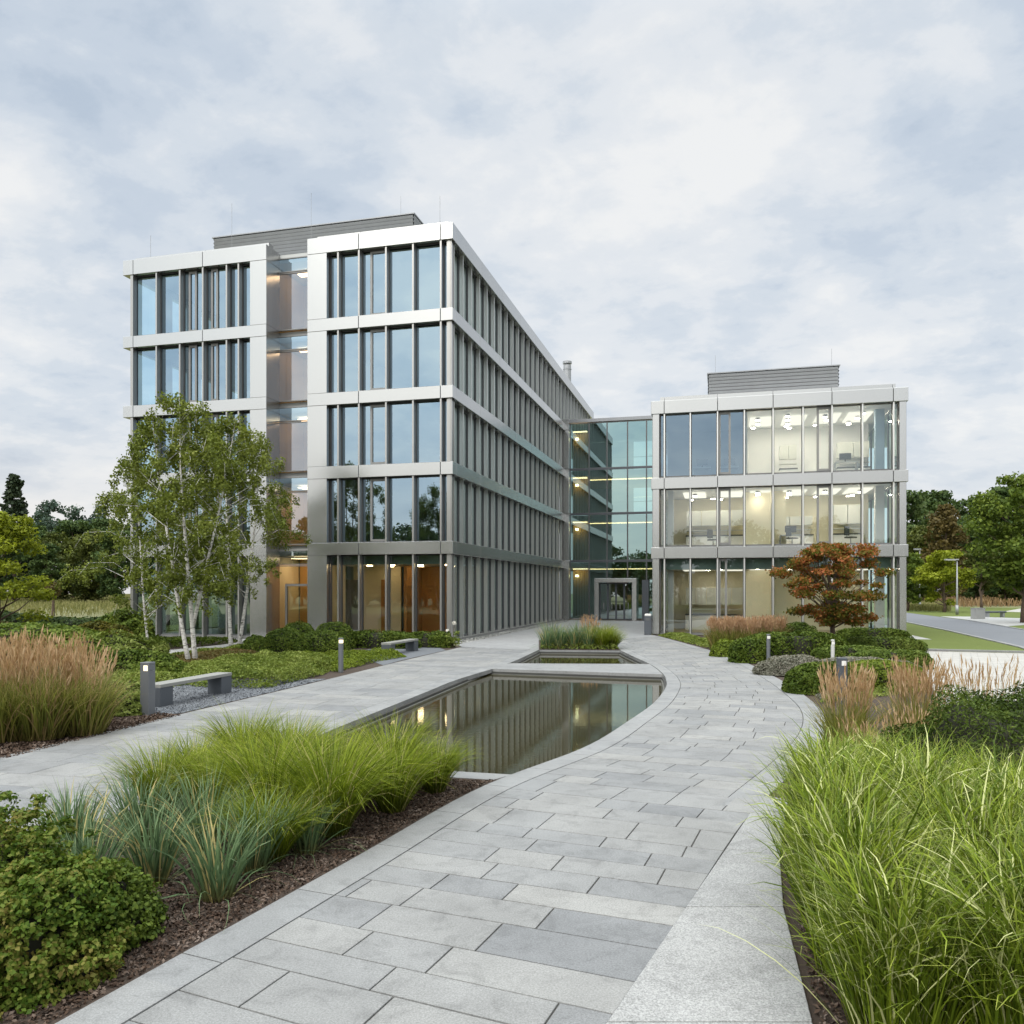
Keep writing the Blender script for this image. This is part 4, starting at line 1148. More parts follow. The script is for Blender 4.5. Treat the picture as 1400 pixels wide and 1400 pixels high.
q = g(1337, 846)
sg_ = empty('concrete_block', (q[0], q[1], 0), .15); tag(sg_, 'pale square concrete block at the roadside next to a low bench', 'block')
bevel(MB().box(-.45, .45, -.3, .3, -.05, .86).build('body', M['apron'], sg_), .03, 2)
MB().box(-.47, .47, -.32, .32, .862, .91).build('cap', M['apron'], sg_)
q = g(1360, 843.5)
rb = empty('roadside_bench', (q[0], q[1], 0), .05); tag(rb, 'low dark bench reaching away from the pale concrete block by the road', 'bench')
for s in (-1, 1): MB().box(s * .7 - .1, s * .7 + .1, -.2, .2, -.05, .36).build('leg', M['post'], rb)
bevel(MB().box(-.95, .95, -.25, .25, .362, .52).build('seat', M['charcoal'], rb), .03, 1)

# young tree stake and twigs on the far meadow
q = g(72.5, 842)
st = empty('young_tree', (q[0], q[1], 0)); tag(st, 'small browning young tree on a dark stem at the edge of the meadow', 'tree')
MB().tube([(0, 0, -.1), (.03, 0, 1.8)], [.16, .10], 8).build('trunk', M['bark'], st)
rng = np.random.default_rng(77)
P_, D_ = blob_points(rng, [(0, 0, 2.3), (.2, 0, 2.9), (-.3, 0, 2.6)], [.8, .6, .6], 500)
put('crown', fast('crown', *leaf_arrays(P_, rng, .22), M['lf_brown']), st)

# ------------------------------------------------------------------ trees
def make_tree(name, label, cat, group, loc, h, cw, cb, nb, nl, ls, lm, bark, tr, seed, shape='round', br=(.13, .22), flat=.75, lean=(0, 0), up=.3, limbs=22, shell=.3, holes=0.0):
    rng = np.random.default_rng(seed)
    r = empty(name, (loc[0], loc[1], 0)); tag(r, label, cat, group)
    C, R = [], []
    for i in range(nb):
        t = (i + .5) / nb if shape != 'round' else rng.random() ** .85
        if shape == 'round': env = math.sqrt(max(.04, 1 - (1.75 * t - .8) ** 2))
        elif shape == 'cone': env = (1 - t) * 1.05 + .05
        elif shape == 'ovoid': env = max(.12, math.sin(math.pi * min(1, (t * .86 + .14))) ** .7)
        elif shape == 'vase': env = .35 + .65 * min(1, t * 1.7) - .35 * max(0, t - .75) * 4 * .5
        a = rng.uniform(0, 2 * math.pi) if shape != 'cone' else i * 2.399 + rng.uniform(-.4, .4)
        rad = cw / 2 * env * (rng.random() ** .5) * .86
        if shape == 'cone': rad = cw / 2 * env * rng.uniform(.45, .85)
        b = cw * rng.uniform(*br) * (.7 + .3 * env)
        z = cb + (h - cb) * t
        z = min(z, h - b * flat * .8)
        C.append((rad * math.cos(a) + lean[0] * (z / h) ** 1.3, rad * math.sin(a) + lean[1] * (z / h) ** 1.3, z)); R.append((b, b, b * flat))
    C, R = np.array(C), np.array(R)
    P, D = blob_points(rng, C, R, nl, shell)
    V, Q = leaf_arrays(P, rng, ls, .62, up, D * .5)
    put('crown', fast(name + '_crown', V, Q, lm), r)
    mb = MB(); top = h * .86; n = 9
    pts = [(lean[0] * (k / n * .86) ** 1.3 + rng.normal(0, tr * .45) * (k > 0), lean[1] * (k / n * .86) ** 1.3 + rng.normal(0, tr * .45) * (k > 0), top * k / n - (.1 if k == 0 else 0)) for k in range(n + 1)]
    mb.tube(pts, [tr * (1.25 if k == 0 else 1) * (1 - .88 * k / n) for k in range(n + 1)], 10)
    order = rng.permutation(len(C))[:limbs]
    for j in order:
        c = Vector(C[j]); zz = max(cb * .75, min(c.z - .12 * (h - cb) - .3 * math.hypot(c.x, c.y), top * .95)); k = zz / top * n; k0 = int(min(max(k, 0), n - 1)); f = min(1, max(0, k - k0))
        s = Vector(pts[k0]).lerp(Vector(pts[k0 + 1]), f); m = s.lerp(c, .5) + Vector((0, 0, -.06 * (c - s).length))
        r0 = tr * (1 - .88 * min(1, zz / top)) * .55
        mb.tube([s, m, c], [max(r0, .012), max(r0 * .6, .009), .006], 6, False)
    mb.build('trunk', bark, r, True)
    return r

# birches: slim white stems, airy drooping crowns
def birch(label, base, h, lean, cw, cb, seed, tr=.085, nl=9000, forks=0):
    rng = np.random.default_rng(seed)
    r = empty('birch_tree', (base[0], base[1], 0)); tag(r, label, 'tree', 'white stemmed birches by the bench')
    mb = MB(); C, R = [], []
    stems = [(0, h, lean)] + [(z0, h * f, l2) for (z0, f, l2) in ([] if not forks else forks)]
    for si, (z0, hh, ln) in enumerate(stems):
        n = 14; pts = []
        ph = rng.uniform(0, 6.28)
        for k in range(n + 1):
            t = k / n; z = z0 + (hh - z0) * t
            bx = 0 if si == 0 else lean[0] * (z0 / h) ** .8
            by = 0 if si == 0 else lean[1] * (z0 / h) ** .8
            tt = (z / h) ** .8 if si == 0 else t
            pts.append((bx + ln[0] * tt + .07 * math.sin(ph + 5 * t) * t, by + ln[1] * tt + .06 * math.cos(ph + 4 * t) * t, z - (.1 if k == 0 and si == 0 else 0)))
        mb.tube(pts, [tr * (1.25 if k == 0 and si == 0 else 1) * (1 - .9 * k / n) * (1 if si == 0 else .75) for k in range(n + 1)], 10)
        nbr = 34
        for j in range(nbr):
            t = cb / hh + (1 - cb / hh) * (j + rng.random()) / nbr
            z = hh * t; k = min(n - 1, max(0, int((z - z0) / (hh - z0) * n))); s = Vector(pts[k])
            s.z = z
            a = rng.uniform(0, 6.283); tc = (z - cb) / (hh - cb)
            L_ = cw * .5 * (math.sin(math.pi * min(1, .22 + .78 * tc)) ** .8 * .95 + .06) * rng.uniform(.6, 1.12)
            dv = Vector((math.cos(a), math.sin(a), 0))
            e = s + dv * L_ + Vector((0, 0, L_ * rng.uniform(.2, .75))); m = s.lerp(e, .55) + Vector((0, 0, L_ * .16))
            dr = e + dv * (.18 * L_) + Vector((0, 0, -rng.uniform(.25, .7)))
            mb.tube([s, m, e, dr], [max(.006, .018 * (1 - tc * .6)), .009, .005, .003], 5, False)
            for (pp, rr_) in ((m, .26), (s.lerp(e, .8), .30), (e, .32), (dr, .24)):
                q = rr_ * rng.uniform(.7, 1.25)
                C.append(tuple(pp + Vector((rng.normal(0, .12), rng.normal(0, .12), rng.normal(0, .1) - .1)))); R.append((q * .85, q * .85, q * 1.15))
    P, D = blob_points(rng, C, R, nl * len(stems), .1)
    V, Q = leaf_arrays(P, rng, .092, .72, .1)
    put('crown', fast('birch_crown', V, Q, M['lf_birch']), r)
    mb.build('trunk', M['birch'], r, True)
    return r
birch('birch with a single trunk leaning away from the forked pair behind the bench', g(259, 906), 8.3, (-1.3, .2), 4.0, 1.9, 11, .078, 12000)
birch('tallest birch with a trunk forking low above its base, behind the bench', g(267.5, 905.5), 9.0, (-.55, -.1), 3.7, 2.0, 12, .085, 10000, [(1.1, .93, (1.45, .25))])
birch('straight birch in front of the ground floor glass, nearer the stair slot', g(316, 884.5), 9.6, (-.4, .2), 4.4, 2.2, 13, .085, 12000)
birch('birch standing closest to the stair slot, beside another straight birch', g(326.5, 883), 8.8, (.9, .3), 4.6, 2.0, 14, .082, 12500)
birch('thin birch farthest from the stair slot, in front of the block end', g(204, 888), 7.6, (-.7, .1), 5.2, .9, 15, .055, 13000)

# maple turning red
def maple():
    rng = np.random.default_rng(31)
    b = g(1139, 893)
    r = empty('maple_tree', (b[0], b[1], 0)); tag(r, 'small spreading maple turning rust red in front of the laboratory block', 'tree')
    C, R = [], []
    tiers = [(1.35, 1.35), (1.75, 1.75), (2.2, 1.95), (2.6, 2.05), (3.0, 2.0), (3.4, 1.75), (3.75, 1.35), (4.0, .9)]
    for z, rad in tiers:
        m = 8 if rad > 1.2 else 5
        for k in range(m):
            a = k * 6.283 / m + rng.uniform(-.45, .45) + z
            q = rad * rng.uniform(.25, 1.06)
            b_ = rng.uniform(.28, .56)
            C.append((q * math.cos(a), q * math.sin(a), z + rng.normal(0, .1) + .05 * q)); R.append((b_, b_, b_ * .42))
    for p in ((1.25, -.2, 4.05), (1.5, .1, 3.9), (-1.5, -.2, 3.55), (.3, 0, 4.05), (-.8, .2, 3.9)):
        C.append(p); R.append((.48, .48, .24))
    C = [(a * .93, b * .93, c) for a, b, c in C]
    P, D = blob_points(rng, C, R, 18000, .1)
    V, Q = leaf_arrays(P, rng, .11, .75, .7)
    put('crown', fast('maple_crown', V, Q, M['lf_maple']), r)
    mb = MB(); stem = [(0, 0, -.1), (.03, 0, .5), (-.02, .02, .95), (.05, 0, 1.5), (0, 0, 2.3), (.05, 0, 3.2)]
    mb.tube(stem, [.12, .095, .085, .065, .04, .015], 10)
    for j in range(len(C)):
        c = Vector(C[j]); s = Vector(stem[2]).lerp(Vector(stem[4]), min(1, max(0, (c.z - 1.5) / 3)) * .9)
        m = s.lerp(c, .45) + Vector((0, 0, .12))
        mb.tube([s, m, c], [.026, .016, .006], 5, False)
    mb.build('trunk', M['bark'], r, True)
maple()

# bright tree at the frame edge, and the trees by the road
p = g(-2, 873)
make_tree('bright_tree', 'bright yellow green tree beside the meadow, cut by the picture edge', 'tree', None, p, 6.3, 6.0, .5, 46, 9000, .19, M['lf_bright'], M['bark'], .12, 41, 'round', (.09, .16), .5, up=.8)
make_tree('roadside_tree', 'tall broad bright green tree rising above the low roadside bench', 'tree', 'trees beside the road', g(1400, 851), 10.9, 8.0, 2.6, 60, 12000, .30, M['lf_mid'], M['bark'], .22, 42, 'round', (.10, .17), .6, up=.6)
make_tree('roadside_tree', 'small bright green tree behind the shorter street lamp', 'tree', 'trees beside the road', g(1291, 836.5), 6.6, 5.6, .9, 40, 6000, .32, M['lf_bright'], M['bark'], .16, 43, 'round', (.11, .18), .6, up=.6)
make_tree('roadside_tree', 'green tree partly hidden by the laboratory block corner', 'tree', 'trees beside the road', g(1240, 835), 6.6, 5.0, .9, 36, 4500, .32, M['lf_mid'], M['bark'], .16, 44, 'round', (.12, .19), .6, up=.5)
make_tree('roadside_tree', 'pale green thin tree between the small bright tree and the tall broad one', 'tree', 'trees beside the road', g(1342, 832), 8.2, 5.0, 2.0, 30, 3000, .36, M['lf_olive'], M['bark'], .16, 45, 'round', (.10, .17), .6)
# forest edge beyond
dp = make_tree('forest_tree', 'x', 'tree', 'trees at the forest edge', (0, 0), 20, 13, 2.0, 70, 7500, .75, M['lf_dark'], M['bark'], .35, 51, 'round', (.10, .17), .7, up=.5)
op = make_tree('forest_tree', 'x', 'tree', 'trees at the forest edge', (0, 0), 15, 11, 1.2, 60, 6500, .62, M['lf_olive'], M['bark'], .3, 52, 'round', (.11, .18), .8, up=.5)
bp = make_tree('forest_tree', 'x', 'tree', 'trees at the forest edge', (0, 0), 15, 7.0, 2.0, 46, 5000, .55, M['lf_brown'], M['bark'], .3, 53, 'ovoid', (.15, .24), .8, up=.5)
cp = make_tree('conifer_tree', 'x', 'tree', 'trees at the forest edge', (0, 0), 22, 11.5, 1.5, 130, 9000, .6, M['lf_conifer'], M['bark'], .35, 54, 'cone', (.055, .12), .35, up=-.2)
forest = [
 (dp, 1232, 150, 1.02, 'dark forest tree half hidden behind the laboratory block'),
 (dp, 1275, 158, 1.06, 'dark forest tree behind the tall thin street lamp'),
 (dp, 1330, 160, 1.0, 'dark forest tree behind the brownish tree'),
 (dp, 1378, 150, 1.05, 'dark forest tree behind the tall broad roadside tree'),
 (dp, 1425, 150, 1.16, 'tallest dark forest tree at the picture edge behind the roadside tree'),
 (op, 1245, 128, .82, 'olive green forest tree low behind the laboratory block corner'),
 (bp, 1292, 122, 1.0, 'brownish forest tree standing out before the dark wood'),
 (dp, 1335, 128, .70, 'smaller dark forest tree beside the brownish tree'),
 (op, 1375, 126, .82, 'olive green forest tree behind the roadside bench'),
 (dp, -8, 125, .66, 'dark forest tree under the conifer beyond the meadow'),
 (cp, 20, 140, 1.0, 'tall dark conifer rising above the far treeline'),
 (dp, 48, 160, .74, 'dark forest tree next to the conifer'),
 (op, 78, 150, .86, 'rounded olive tree behind the browning young tree beyond the meadow'),
 (dp, 63, 138, .50, 'dark bushy tree in the shade below the rounded olive tree'),
 (op, 121, 145, .86, 'wide olive tree just beside the birch crowns beyond the meadow'),
 (dp, 100, 172, .84, 'dark forest tree filling the gap between the two olive trees'),
 (dp, 143, 178, .88, 'dark forest tree behind the wide olive tree'),
 (op, 28, 168, .92, 'olive green forest tree just behind the conifer'),
 (dp, 158, 140, .62, 'dark bushy tree beyond the meadow behind the birch crowns'),
 (dp, 205, 150, .8, 'dark forest tree behind the far end of the office block'),
]
used = set()
for i, (src, px_, Y_, s_, lab) in enumerate(forest):
    o = src if src.name not in used else copy_tree(src)
    used.add(src.name)
    o.location = ((px_ - 700) / F * Y_, Y_, 0); o.rotation_euler = (0, 0, i * 2.1 % 6.28); o.scale = (s_, s_, s_); o['label'] = lab

# far wood that reads as one mass (also what the glass mirrors behind the camera)
def wood(name, spots, lm, ls, nl, seed, trunks=True):
    rng = np.random.default_rng(seed); C, R = [], []
    mb = MB()
    for (x, y, z, h, wd) in spots:
        if trunks: mb.tube([(x, y, z - 1), (x, y, z + h * .6)], [.3, .12], 6)
        for k in range(16):
            t = rng.random(); env = math.sqrt(max(.05, 1 - (1.7 * t - .75) ** 2)); a = rng.uniform(0, 6.28); q = wd / 2 * env * rng.random() ** .5
            b = wd * rng.uniform(.12, .22); C.append((x + q * math.cos(a), y + q * math.sin(a), z + h * (.12 + .8 * t))); R.append((b, b, b * .8))
    P, D = blob_points(rng, C, R, nl, .3)
    V, Q = leaf_arrays(P, rng, ls, .65, .4, D * .5)
    mi = np.zeros(len(Q), int)
    if trunks:
        tv = np.array([tuple(v) for v in mb.v]); tf = [f for f in mb.f if len(f) == 4]
        Q = np.concatenate([Q, np.array(tf) + len(V)]); V = np.concatenate([V, tv]); mi = np.concatenate([mi, np.ones(len(tf), int)])
    return tag(put(name, fast(name, V, Q, [lm, M['bark']], None, mi)), 'dense wood of many trees', None, None, 'stuff')
rng = np.random.default_rng(61)
wood('woodland', [(-300 + i * 8.5 + rng.normal(0, 2), 285 + rng.normal(0, 8), 7 + 6 * math.exp(-((i - 12) / 12) ** 2), rng.uniform(18, 24), rng.uniform(11, 15)) for i in range(32)], M['lf_hazed'], 1.1, 34000, 62, False)
wood('woodland', [(45 + i * 8 + rng.normal(0, 2), 185 + rng.normal(0, 6), 0, rng.uniform(18, 24), rng.uniform(10, 14)) for i in range(22)], M['lf_dark'], .9, 20000, 63, False)
wood('woodland', [(-70 + i * 6.3 + rng.normal(0, 1.5), -27 + rng.normal(0, 4) - (6 if i % 2 else 0), 0, rng.uniform(7.5, 14.0), rng.uniform(6, 9.5)) for i in range(24)] + [(-72 + i * 3.1, -24 + rng.normal(0, 2), 0, rng.uniform(8.2, 12.2), rng.uniform(5.5, 7.5)) for i in range(48)] + [(-145 + i * 3.4 + rng.normal(0, .8), -25 + rng.normal(0, 4), 0, rng.uniform(10.0, 14.5), rng.uniform(6, 9)) for i in range(32)], M['lf_dark'], .55, 170000, 64, True)
wood('woodland', [(55 + rng.normal(0, 4), -20 + i * 7, 0, rng.uniform(9, 13), rng.uniform(7, 9)) for i in range(9)], M['lf_dark'], .55, 16000, 65, True)

# meadow stalks
def stalks(name, poly, n, h, mat, seed, w=.03):
    rng = np.random.default_rng(seed); P = sample_poly(rng, poly, n); n = len(P)
    dist = np.hypot(P[:, 0], P[:, 1]); ww = np.maximum(w, dist * .0009)
    hh = h * (.5 + .5 * rng.random(n)) * (.85 + .3 * lumps(P, rng, .12))
    a = rng.uniform(0, 6.28, n); dx = np.stack([np.cos(a), np.sin(a), 0 * a], 1) * ww[:, None] * .5
    b = np.stack([P[:, 0], P[:, 1], np.full(n, -.03)], 1); t = b.copy(); t[:, 2] = hh; t[:, :2] += rng.normal(0, .15, (n, 2)) * h
    V = np.stack([b - dx * .7, b + dx * .7, t + dx, t - dx], 1).reshape(-1, 3)
    return tag(put(name, fast(name, V, np.arange(4 * n).reshape(-1, 4), M[mat])), None, None, None, 'stuff')
stalks('meadow_grass', [g(1225, 827.5), g(1330, 830), g(1480, 828), g(1480, 814), g(1225, 815)], 16000, 1.5, 'meadow_tan', 71)
stalks('meadow_grass', [g(1225, 834), g(1300, 836), g(1300, 828), g(1225, 827)], 3500, .9, 'meadow_green', 72)
stalks('meadow_grass', [g(-40, 843), g(175, 843), g(190, 815), g(-60, 815)], 16000, .9, 'meadow_green', 73)
# ------------------------------------------------------------------ shrubs and ground cover
def shrub(name, label, cat, group, c, rx, ry, h, n, ls, mat, seed, lump=.12, boxy=1.0, rz=0., z0=0., asp=.62, lumpf=4.0, up=.5, depth=.16, core=.84, cluster=0, cr=.05):
    rng = np.random.default_rng(seed)
    r = empty(name, (c[0], c[1], z0), rz); tag(r, label, cat, group)
    d = unit(rng, n); d[:, 2] = np.abs(d[:, 2]) * 1.02 - .06
    d /= np.linalg.norm(d, axis=1)[:, None]
    e = np.sign(d) * np.abs(d) ** boxy
    L_ = np.zeros(n)
    ax = unit(rng, 14)
    for k in range(14): L_ += np.cos(np.clip((d @ ax[k]), -1, 1) * lumpf * (1.3 + k % 4) + k)
    L_ = L_ / 5
    R = 1 + lump * L_ - depth * rng.random(n) ** 1.6
    P = e * R[:, None] * np.array([rx, ry, h])
    P[:, 2] = np.maximum(P[:, 2], .02)
    if cluster:
        m = n // cluster; ci = rng.integers(0, m, n); off = unit(rng, n) * (cr * rng.random(n) ** .5)[:, None]
        off[:, 2] *= .7; P = P[:m][ci] + off; d = d[:m][ci] * .5 + off / cr * .8
    V, Q = leaf_arrays(P, rng, ls, asp, up, d * .9)
    put('foliage', fast(name + '_foliage', V, Q, M[mat]), r)
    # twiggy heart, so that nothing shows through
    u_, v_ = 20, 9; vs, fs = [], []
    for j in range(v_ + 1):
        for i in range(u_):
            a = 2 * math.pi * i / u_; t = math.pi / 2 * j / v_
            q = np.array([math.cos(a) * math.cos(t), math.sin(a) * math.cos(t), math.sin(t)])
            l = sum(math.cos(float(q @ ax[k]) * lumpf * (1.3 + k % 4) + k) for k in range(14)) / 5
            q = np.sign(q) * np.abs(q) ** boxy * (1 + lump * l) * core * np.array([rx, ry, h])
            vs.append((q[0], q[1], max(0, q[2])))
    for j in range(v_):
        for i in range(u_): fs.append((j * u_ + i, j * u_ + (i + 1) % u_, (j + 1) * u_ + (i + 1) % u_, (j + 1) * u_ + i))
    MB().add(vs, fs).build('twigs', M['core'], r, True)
    return r

def cover(name, poly, h, n, ls, mat, seed, f=1.6, flat=.12, up=.7, mound=.35):
    rng = np.random.default_rng(seed); P2 = sample_poly(rng, poly, n); n = len(P2)
    l = .5 + .5 * lumps(P2, rng, f)
    pa = np.asarray(poly)
    dmin = np.full(n, 1e9)
    for i in range(len(pa)):
        a, b = pa[i], pa[(i + 1) % len(pa)]; ab = b - a; t = np.clip(((P2 - a) @ ab) / (ab @ ab), 0, 1)
        dmin = np.minimum(dmin, np.linalg.norm(P2 - (a + t[:, None] * ab), axis=1))
    edge = np.clip(dmin / mound, 0, 1) ** .6
    z = h * (flat + (1 - flat) * l) * edge * (1 - .5 * rng.random(n) ** 2)
    V, Q = leaf_arrays(np.stack([P2[:, 0], P2[:, 1], z], 1), rng, ls, .65, up)
    return tag(put(name, fast(name, V, Q, M[mat])), None, None, None, 'stuff')

# clipped box balls by the stair slot
shrub('box_ball', 'large round box ball standing farthest from the low hedge, by the stair slot', 'shrub', 'clipped box balls', g(389, 893), .88, .80, 1.0, 6500, .075, 'lf_box', 101, .03, .85, lumpf=3)
shrub('box_ball', 'round box ball half hidden behind the two big ones in front of the slot', 'shrub', 'clipped box balls', g(408, 886), .80, .75, 1.12, 5000, .075, 'lf_box', 102, .03, .85)
shrub('box_ball', 'wide low box ball just beside the slim lit bollard', 'shrub', 'clipped box balls', g(440, 894), 1.05, .85, .92, 6500, .075, 'lf_box', 103, .03, .82)
shrub('box_ball', 'lighter box ball behind the wide low one, against the corner bay', 'shrub', 'clipped box balls', g(456, 886), .95, .85, 1.1, 5500, .075, 'lf_box', 104, .03, .85)
shrub('low_hedge', 'low loose hedge under the lobby windows, stretching up to the short stone bench', 'hedge', None, g(518, 885), 1.75, .55, .72, 6500, .085, 'lf_box', 105, .06, .55, -TH)
shrub('low_hedge', 'low loose hedge between the short stone bench and the corner of the office block', 'hedge', None, g(585, 884), 1.15, .5, .66, 5000, .085, 'lf_box', 106, .07, .55, -TH)
shrub('small_shrub', 'small dark green shrub between the birches and the box balls', 'shrub', None, g(350, 889), .6, .5, .62, 2600, .08, 'lf_box', 107, .08)
# flowering stem at the corner
fp = g(619, 885)
fr = empty('white_flower', (fp[0], fp[1], 0)); tag(fr, 'tall white flowering plant at the corner of the office block', 'flower')
mb = MB(); mb.tube([(0, 0, 0), (.02, 0, .5), (.06, 0, .98)], .012, 6); mb.tube([(-.1, 0, 0), (-.2, 0, .4), (-.24, 0, .68)], .01, 6); mb.build('stem', M['bark'], fr)
rng = np.random.default_rng(108)
P_, D_ = blob_points(rng, [(.06, 0, 1.02), (-.24, 0, .72)], [.085, .06], 150, .5); put('blossom', fast('blossom', *leaf_arrays(P_, rng, .06, .8), M['flower']), fr)
P_, D_ = blob_points(rng, [(.1, 0, .3), (-.1, 0, .25), (.15, 0, .6), (-.2, 0, .5)], [.25, .22, .14, .12], 500, .2); put('foliage', fast('flower_foliage', *leaf_arrays(P_, rng, .08), M['lf_cover']), fr)

# ground cover of the garden bed
cover('ground_cover', [g(262, 938), g(300, 941), g(365, 941), g(440, 923), g(462, 912), g(420, 905), g(345, 907), g(300, 916), g(240, 922)], .62, 36000, .062, 'lf_cover', 111, 3.4)
cover('ground_cover', [g(458, 919), g(520, 903.5), g(556, 898), g(540, 893), g(470, 897), g(400, 899), g(350, 902), g(420, 906)], .36, 17000, .062, 'lf_lime', 112, 3.6)
cover('heather_carpet', [g(150, 925), g(240, 922), g(345, 908), g(360, 896), g(330, 889), g(240, 897), g(140, 912)], .20, 12000, .085, 'lf_rust', 113, 1.4)
cover('ground_cover', [g(222, 896), g(330, 889), g(372, 884), g(366, 881), g(300, 888.6)], .25, 5000, .085, 'lf_cover', 114, 2)
cover('ground_cover', [g(180, 890), g(300, 881.5), g(330, 877.5), g(190, 878)], .5, 5500, .10, 'lf_box', 115, 1.5)
cover('ground_cover', [g(110, 958), g(150, 960), g(205, 944), g(240, 938), g(262, 936), g(238, 924), g(150, 928), g(110, 940)], .40, 15000, .065, 'lf_cover', 116, 2.0)
cover('ground_cover', [g(-100, 885), g(60, 893), g(180, 890), g(185, 878), g(60, 862), g(-100, 856)], .38, 16000, .13, 'lf_cover', 117, 1.3)
cover('ground_cover', [g(-150, 872), g(-60, 866), g(120, 864), g(185, 872), g(185, 862), g(120, 848), g(-150, 846)], .4, 12000, .2, 'lf_mid', 118, .4)
# shrubs of the garden bed, seen behind the reed grass
shrub('rounded_shrub', 'long green mounded shrub behind the tan reed grass', 'shrub', None, g(30, 893), 3.6, 1.6, 1.15, 9000, .15, 'lf_mid', 121, .05, .8, up=.7)
shrub('rounded_shrub', 'dark green spreading shrub between the square lit bollard and the birch trunks', 'shrub', None, g(188, 923), 1.7, .9, .70, 9000, .095, 'lf_box', 122, .12)
shrub('rounded_shrub', 'pale green loose shrub behind the dark spreading one', 'shrub', None, g(150, 905), 2.1, 1.0, .95, 7500, .11, 'lf_cover', 123, .12)
shrub('golden_shrub', 'yellow tinged shrub in front of the far end of the office block', 'shrub', None, g(135, 886), 1.6, 1.1, 1.1, 5500, .13, 'lf_gold', 124, .10)
shrub('dark_hedge', 'long dark hedge along the edge of the meadow', 'hedge', None, g(105, 868), 3.4, .9, .95, 6500, .18, 'lf_dark', 125, .06, .6)
shrub('rounded_shrub', 'bushy green shrub at the foot of the office block end', 'shrub', None, g(165, 876), 1.6, 1.3, 1.35, 7000, .15, 'lf_mid', 126, .14)
shrub('rounded_shrub', 'dark shrub below the bright yellow green tree', 'shrub', None, g(8, 868), 3.0, 1.4, 1.3, 6000, .16, 'lf_dark', 127, .1)
shrub('russet_shrub', 'low russet shrub at the picture edge under the bright tree', 'shrub', None, g(-4, 880), 1.4, .8, 1.0, 3500, .12, 'lf_brown', 128, .12)
shrub('small_shrub', 'low leafy clump at the foot of the square lit bollard', 'shrub', None, g(172, 976), .42, .36, .42, 1500, .075, 'lf_cover', 129, .12)
shrub('small_shrub', 'leafy clump between the tan reed grass and the gravel pad', 'shrub', None, g(165, 955), .75, .55, .42, 2600, .08, 'lf_cover', 130, .14)

# beds in front of the laboratory block
shrub('clipped_hedge', 'long dark clipped box hedge behind the slim bollard on the curved path', 'hedge', 'clipped hedges by the laboratory block', g(1085, 902), 2.05, .65, .98, 10000, .085, 'lf_box', 141, .03, .55, .10)
shrub('clipped_hedge', 'dark clipped mound at the path end of the long box hedge', 'hedge', 'clipped hedges by the laboratory block', g(1022, 905), .62, .55, .82, 4000, .085, 'lf_box', 142, .04, .7)
shrub('clipped_hedge', 'green cloud hedge just behind the pale bollard', 'hedge', 'clipped hedges by the laboratory block', g(1160, 905), 1.25, .42, .58, 7000, .085, 'lf_hedge', 143, .04, .6, -.2)
shrub('clipped_hedge', 'green cloud hedge running toward the forecourt, lowest of the stacked rows', 'hedge', 'clipped hedges by the laboratory block', g(1218, 913), 1.25, .42, .58, 7000, .085, 'lf_hedge', 144, .04, .6, -.2)
shrub('clipped_hedge', 'green cloud hedge in the middle of the stacked rows beside the maple', 'hedge', 'clipped hedges by the laboratory block', g(1206, 891), 1.7, .42, .60, 7000, .09, 'lf_hedge', 145, .04, .6, -.1)
shrub('clipped_hedge', 'dark clipped hedge at the foot of the laboratory glass behind the maple', 'hedge', 'clipped hedges by the laboratory block', g(1192, 879), 1.75, .42, .70, 6000, .09, 'lf_box', 146, .04, .6, -.1)
shrub('rounded_shrub', 'dark green bush between the pinkish grass and the maple trunk', 'shrub', None, g(1092, 883), .95, .8, 1.05, 5000, .09, 'lf_box', 147, .07)
shrub('grey_shrub', 'low silvery grey shrub between the slim bollard and the pale one', 'shrub', None, g(1085, 922), 1.15, .6, .58, 13000, .05, 'lf_grey', 148, .06)
shrub('heather_shrub', 'low dusky pink heather mat behind the charcoal bollard', 'shrub', None, g(1175, 919), 1.9, .8, .45, 13000, .05, 'lf_grey', 149, .06)
shrub('round_green_shrub', 'bright green clipped shrub at the bend of the curved path', 'shrub', None, g(1128, 946), .98, .62, .72, 9000, .07, 'lf_box', 150, .05, .75)
shrub('round_green_shrub', 'green clipped shrub behind the tan reed grass and the charcoal bollard', 'shrub', None, g(1200, 940), 1.2, .62, .70, 9000, .07, 'lf_lime', 151, .05, .75)
shrub('lime_shrub', 'small lime green shrub at the inner edge of the curved path', 'shrub', None, g(993, 897), .62, .5, .62, 3200, .08, 'lf_lime', 152, .08)
cover('ground_cover', [g(900, 869), g(960, 884), g(1000, 894), g(1020, 897), g(1010, 884), g(960, 874), g(940, 868.5)], .32, 8000, .09, 'lf_cover', 153, 1.6)
cover('ground_cover', [g(1000, 893), g(1060, 917), g(1100, 938), g(1125, 958), g(1145, 950), g(1100, 922), g(1040, 903)], .12, 7000, .07, 'lf_grey', 154, 1.6)
cover('ground_cover', [g(1140, 905), g(1250, 912), g(1262, 945), g(1180, 955), g(1120, 962), g(1130, 940)], .14, 9000, .07, 'lf_cover', 155, 1.4)
# yew at the frame edge
shrub('yew_bush', 'dark green spreading yew at the picture edge beside the striped grass', 'shrub', None, (5.55, 8.9), 1.5, 1.35, 1.42, 60000, .048, 'lf_yew', 161, .14, 1.0, asp=.32, lumpf=5, up=.1, depth=.25, core=.87)
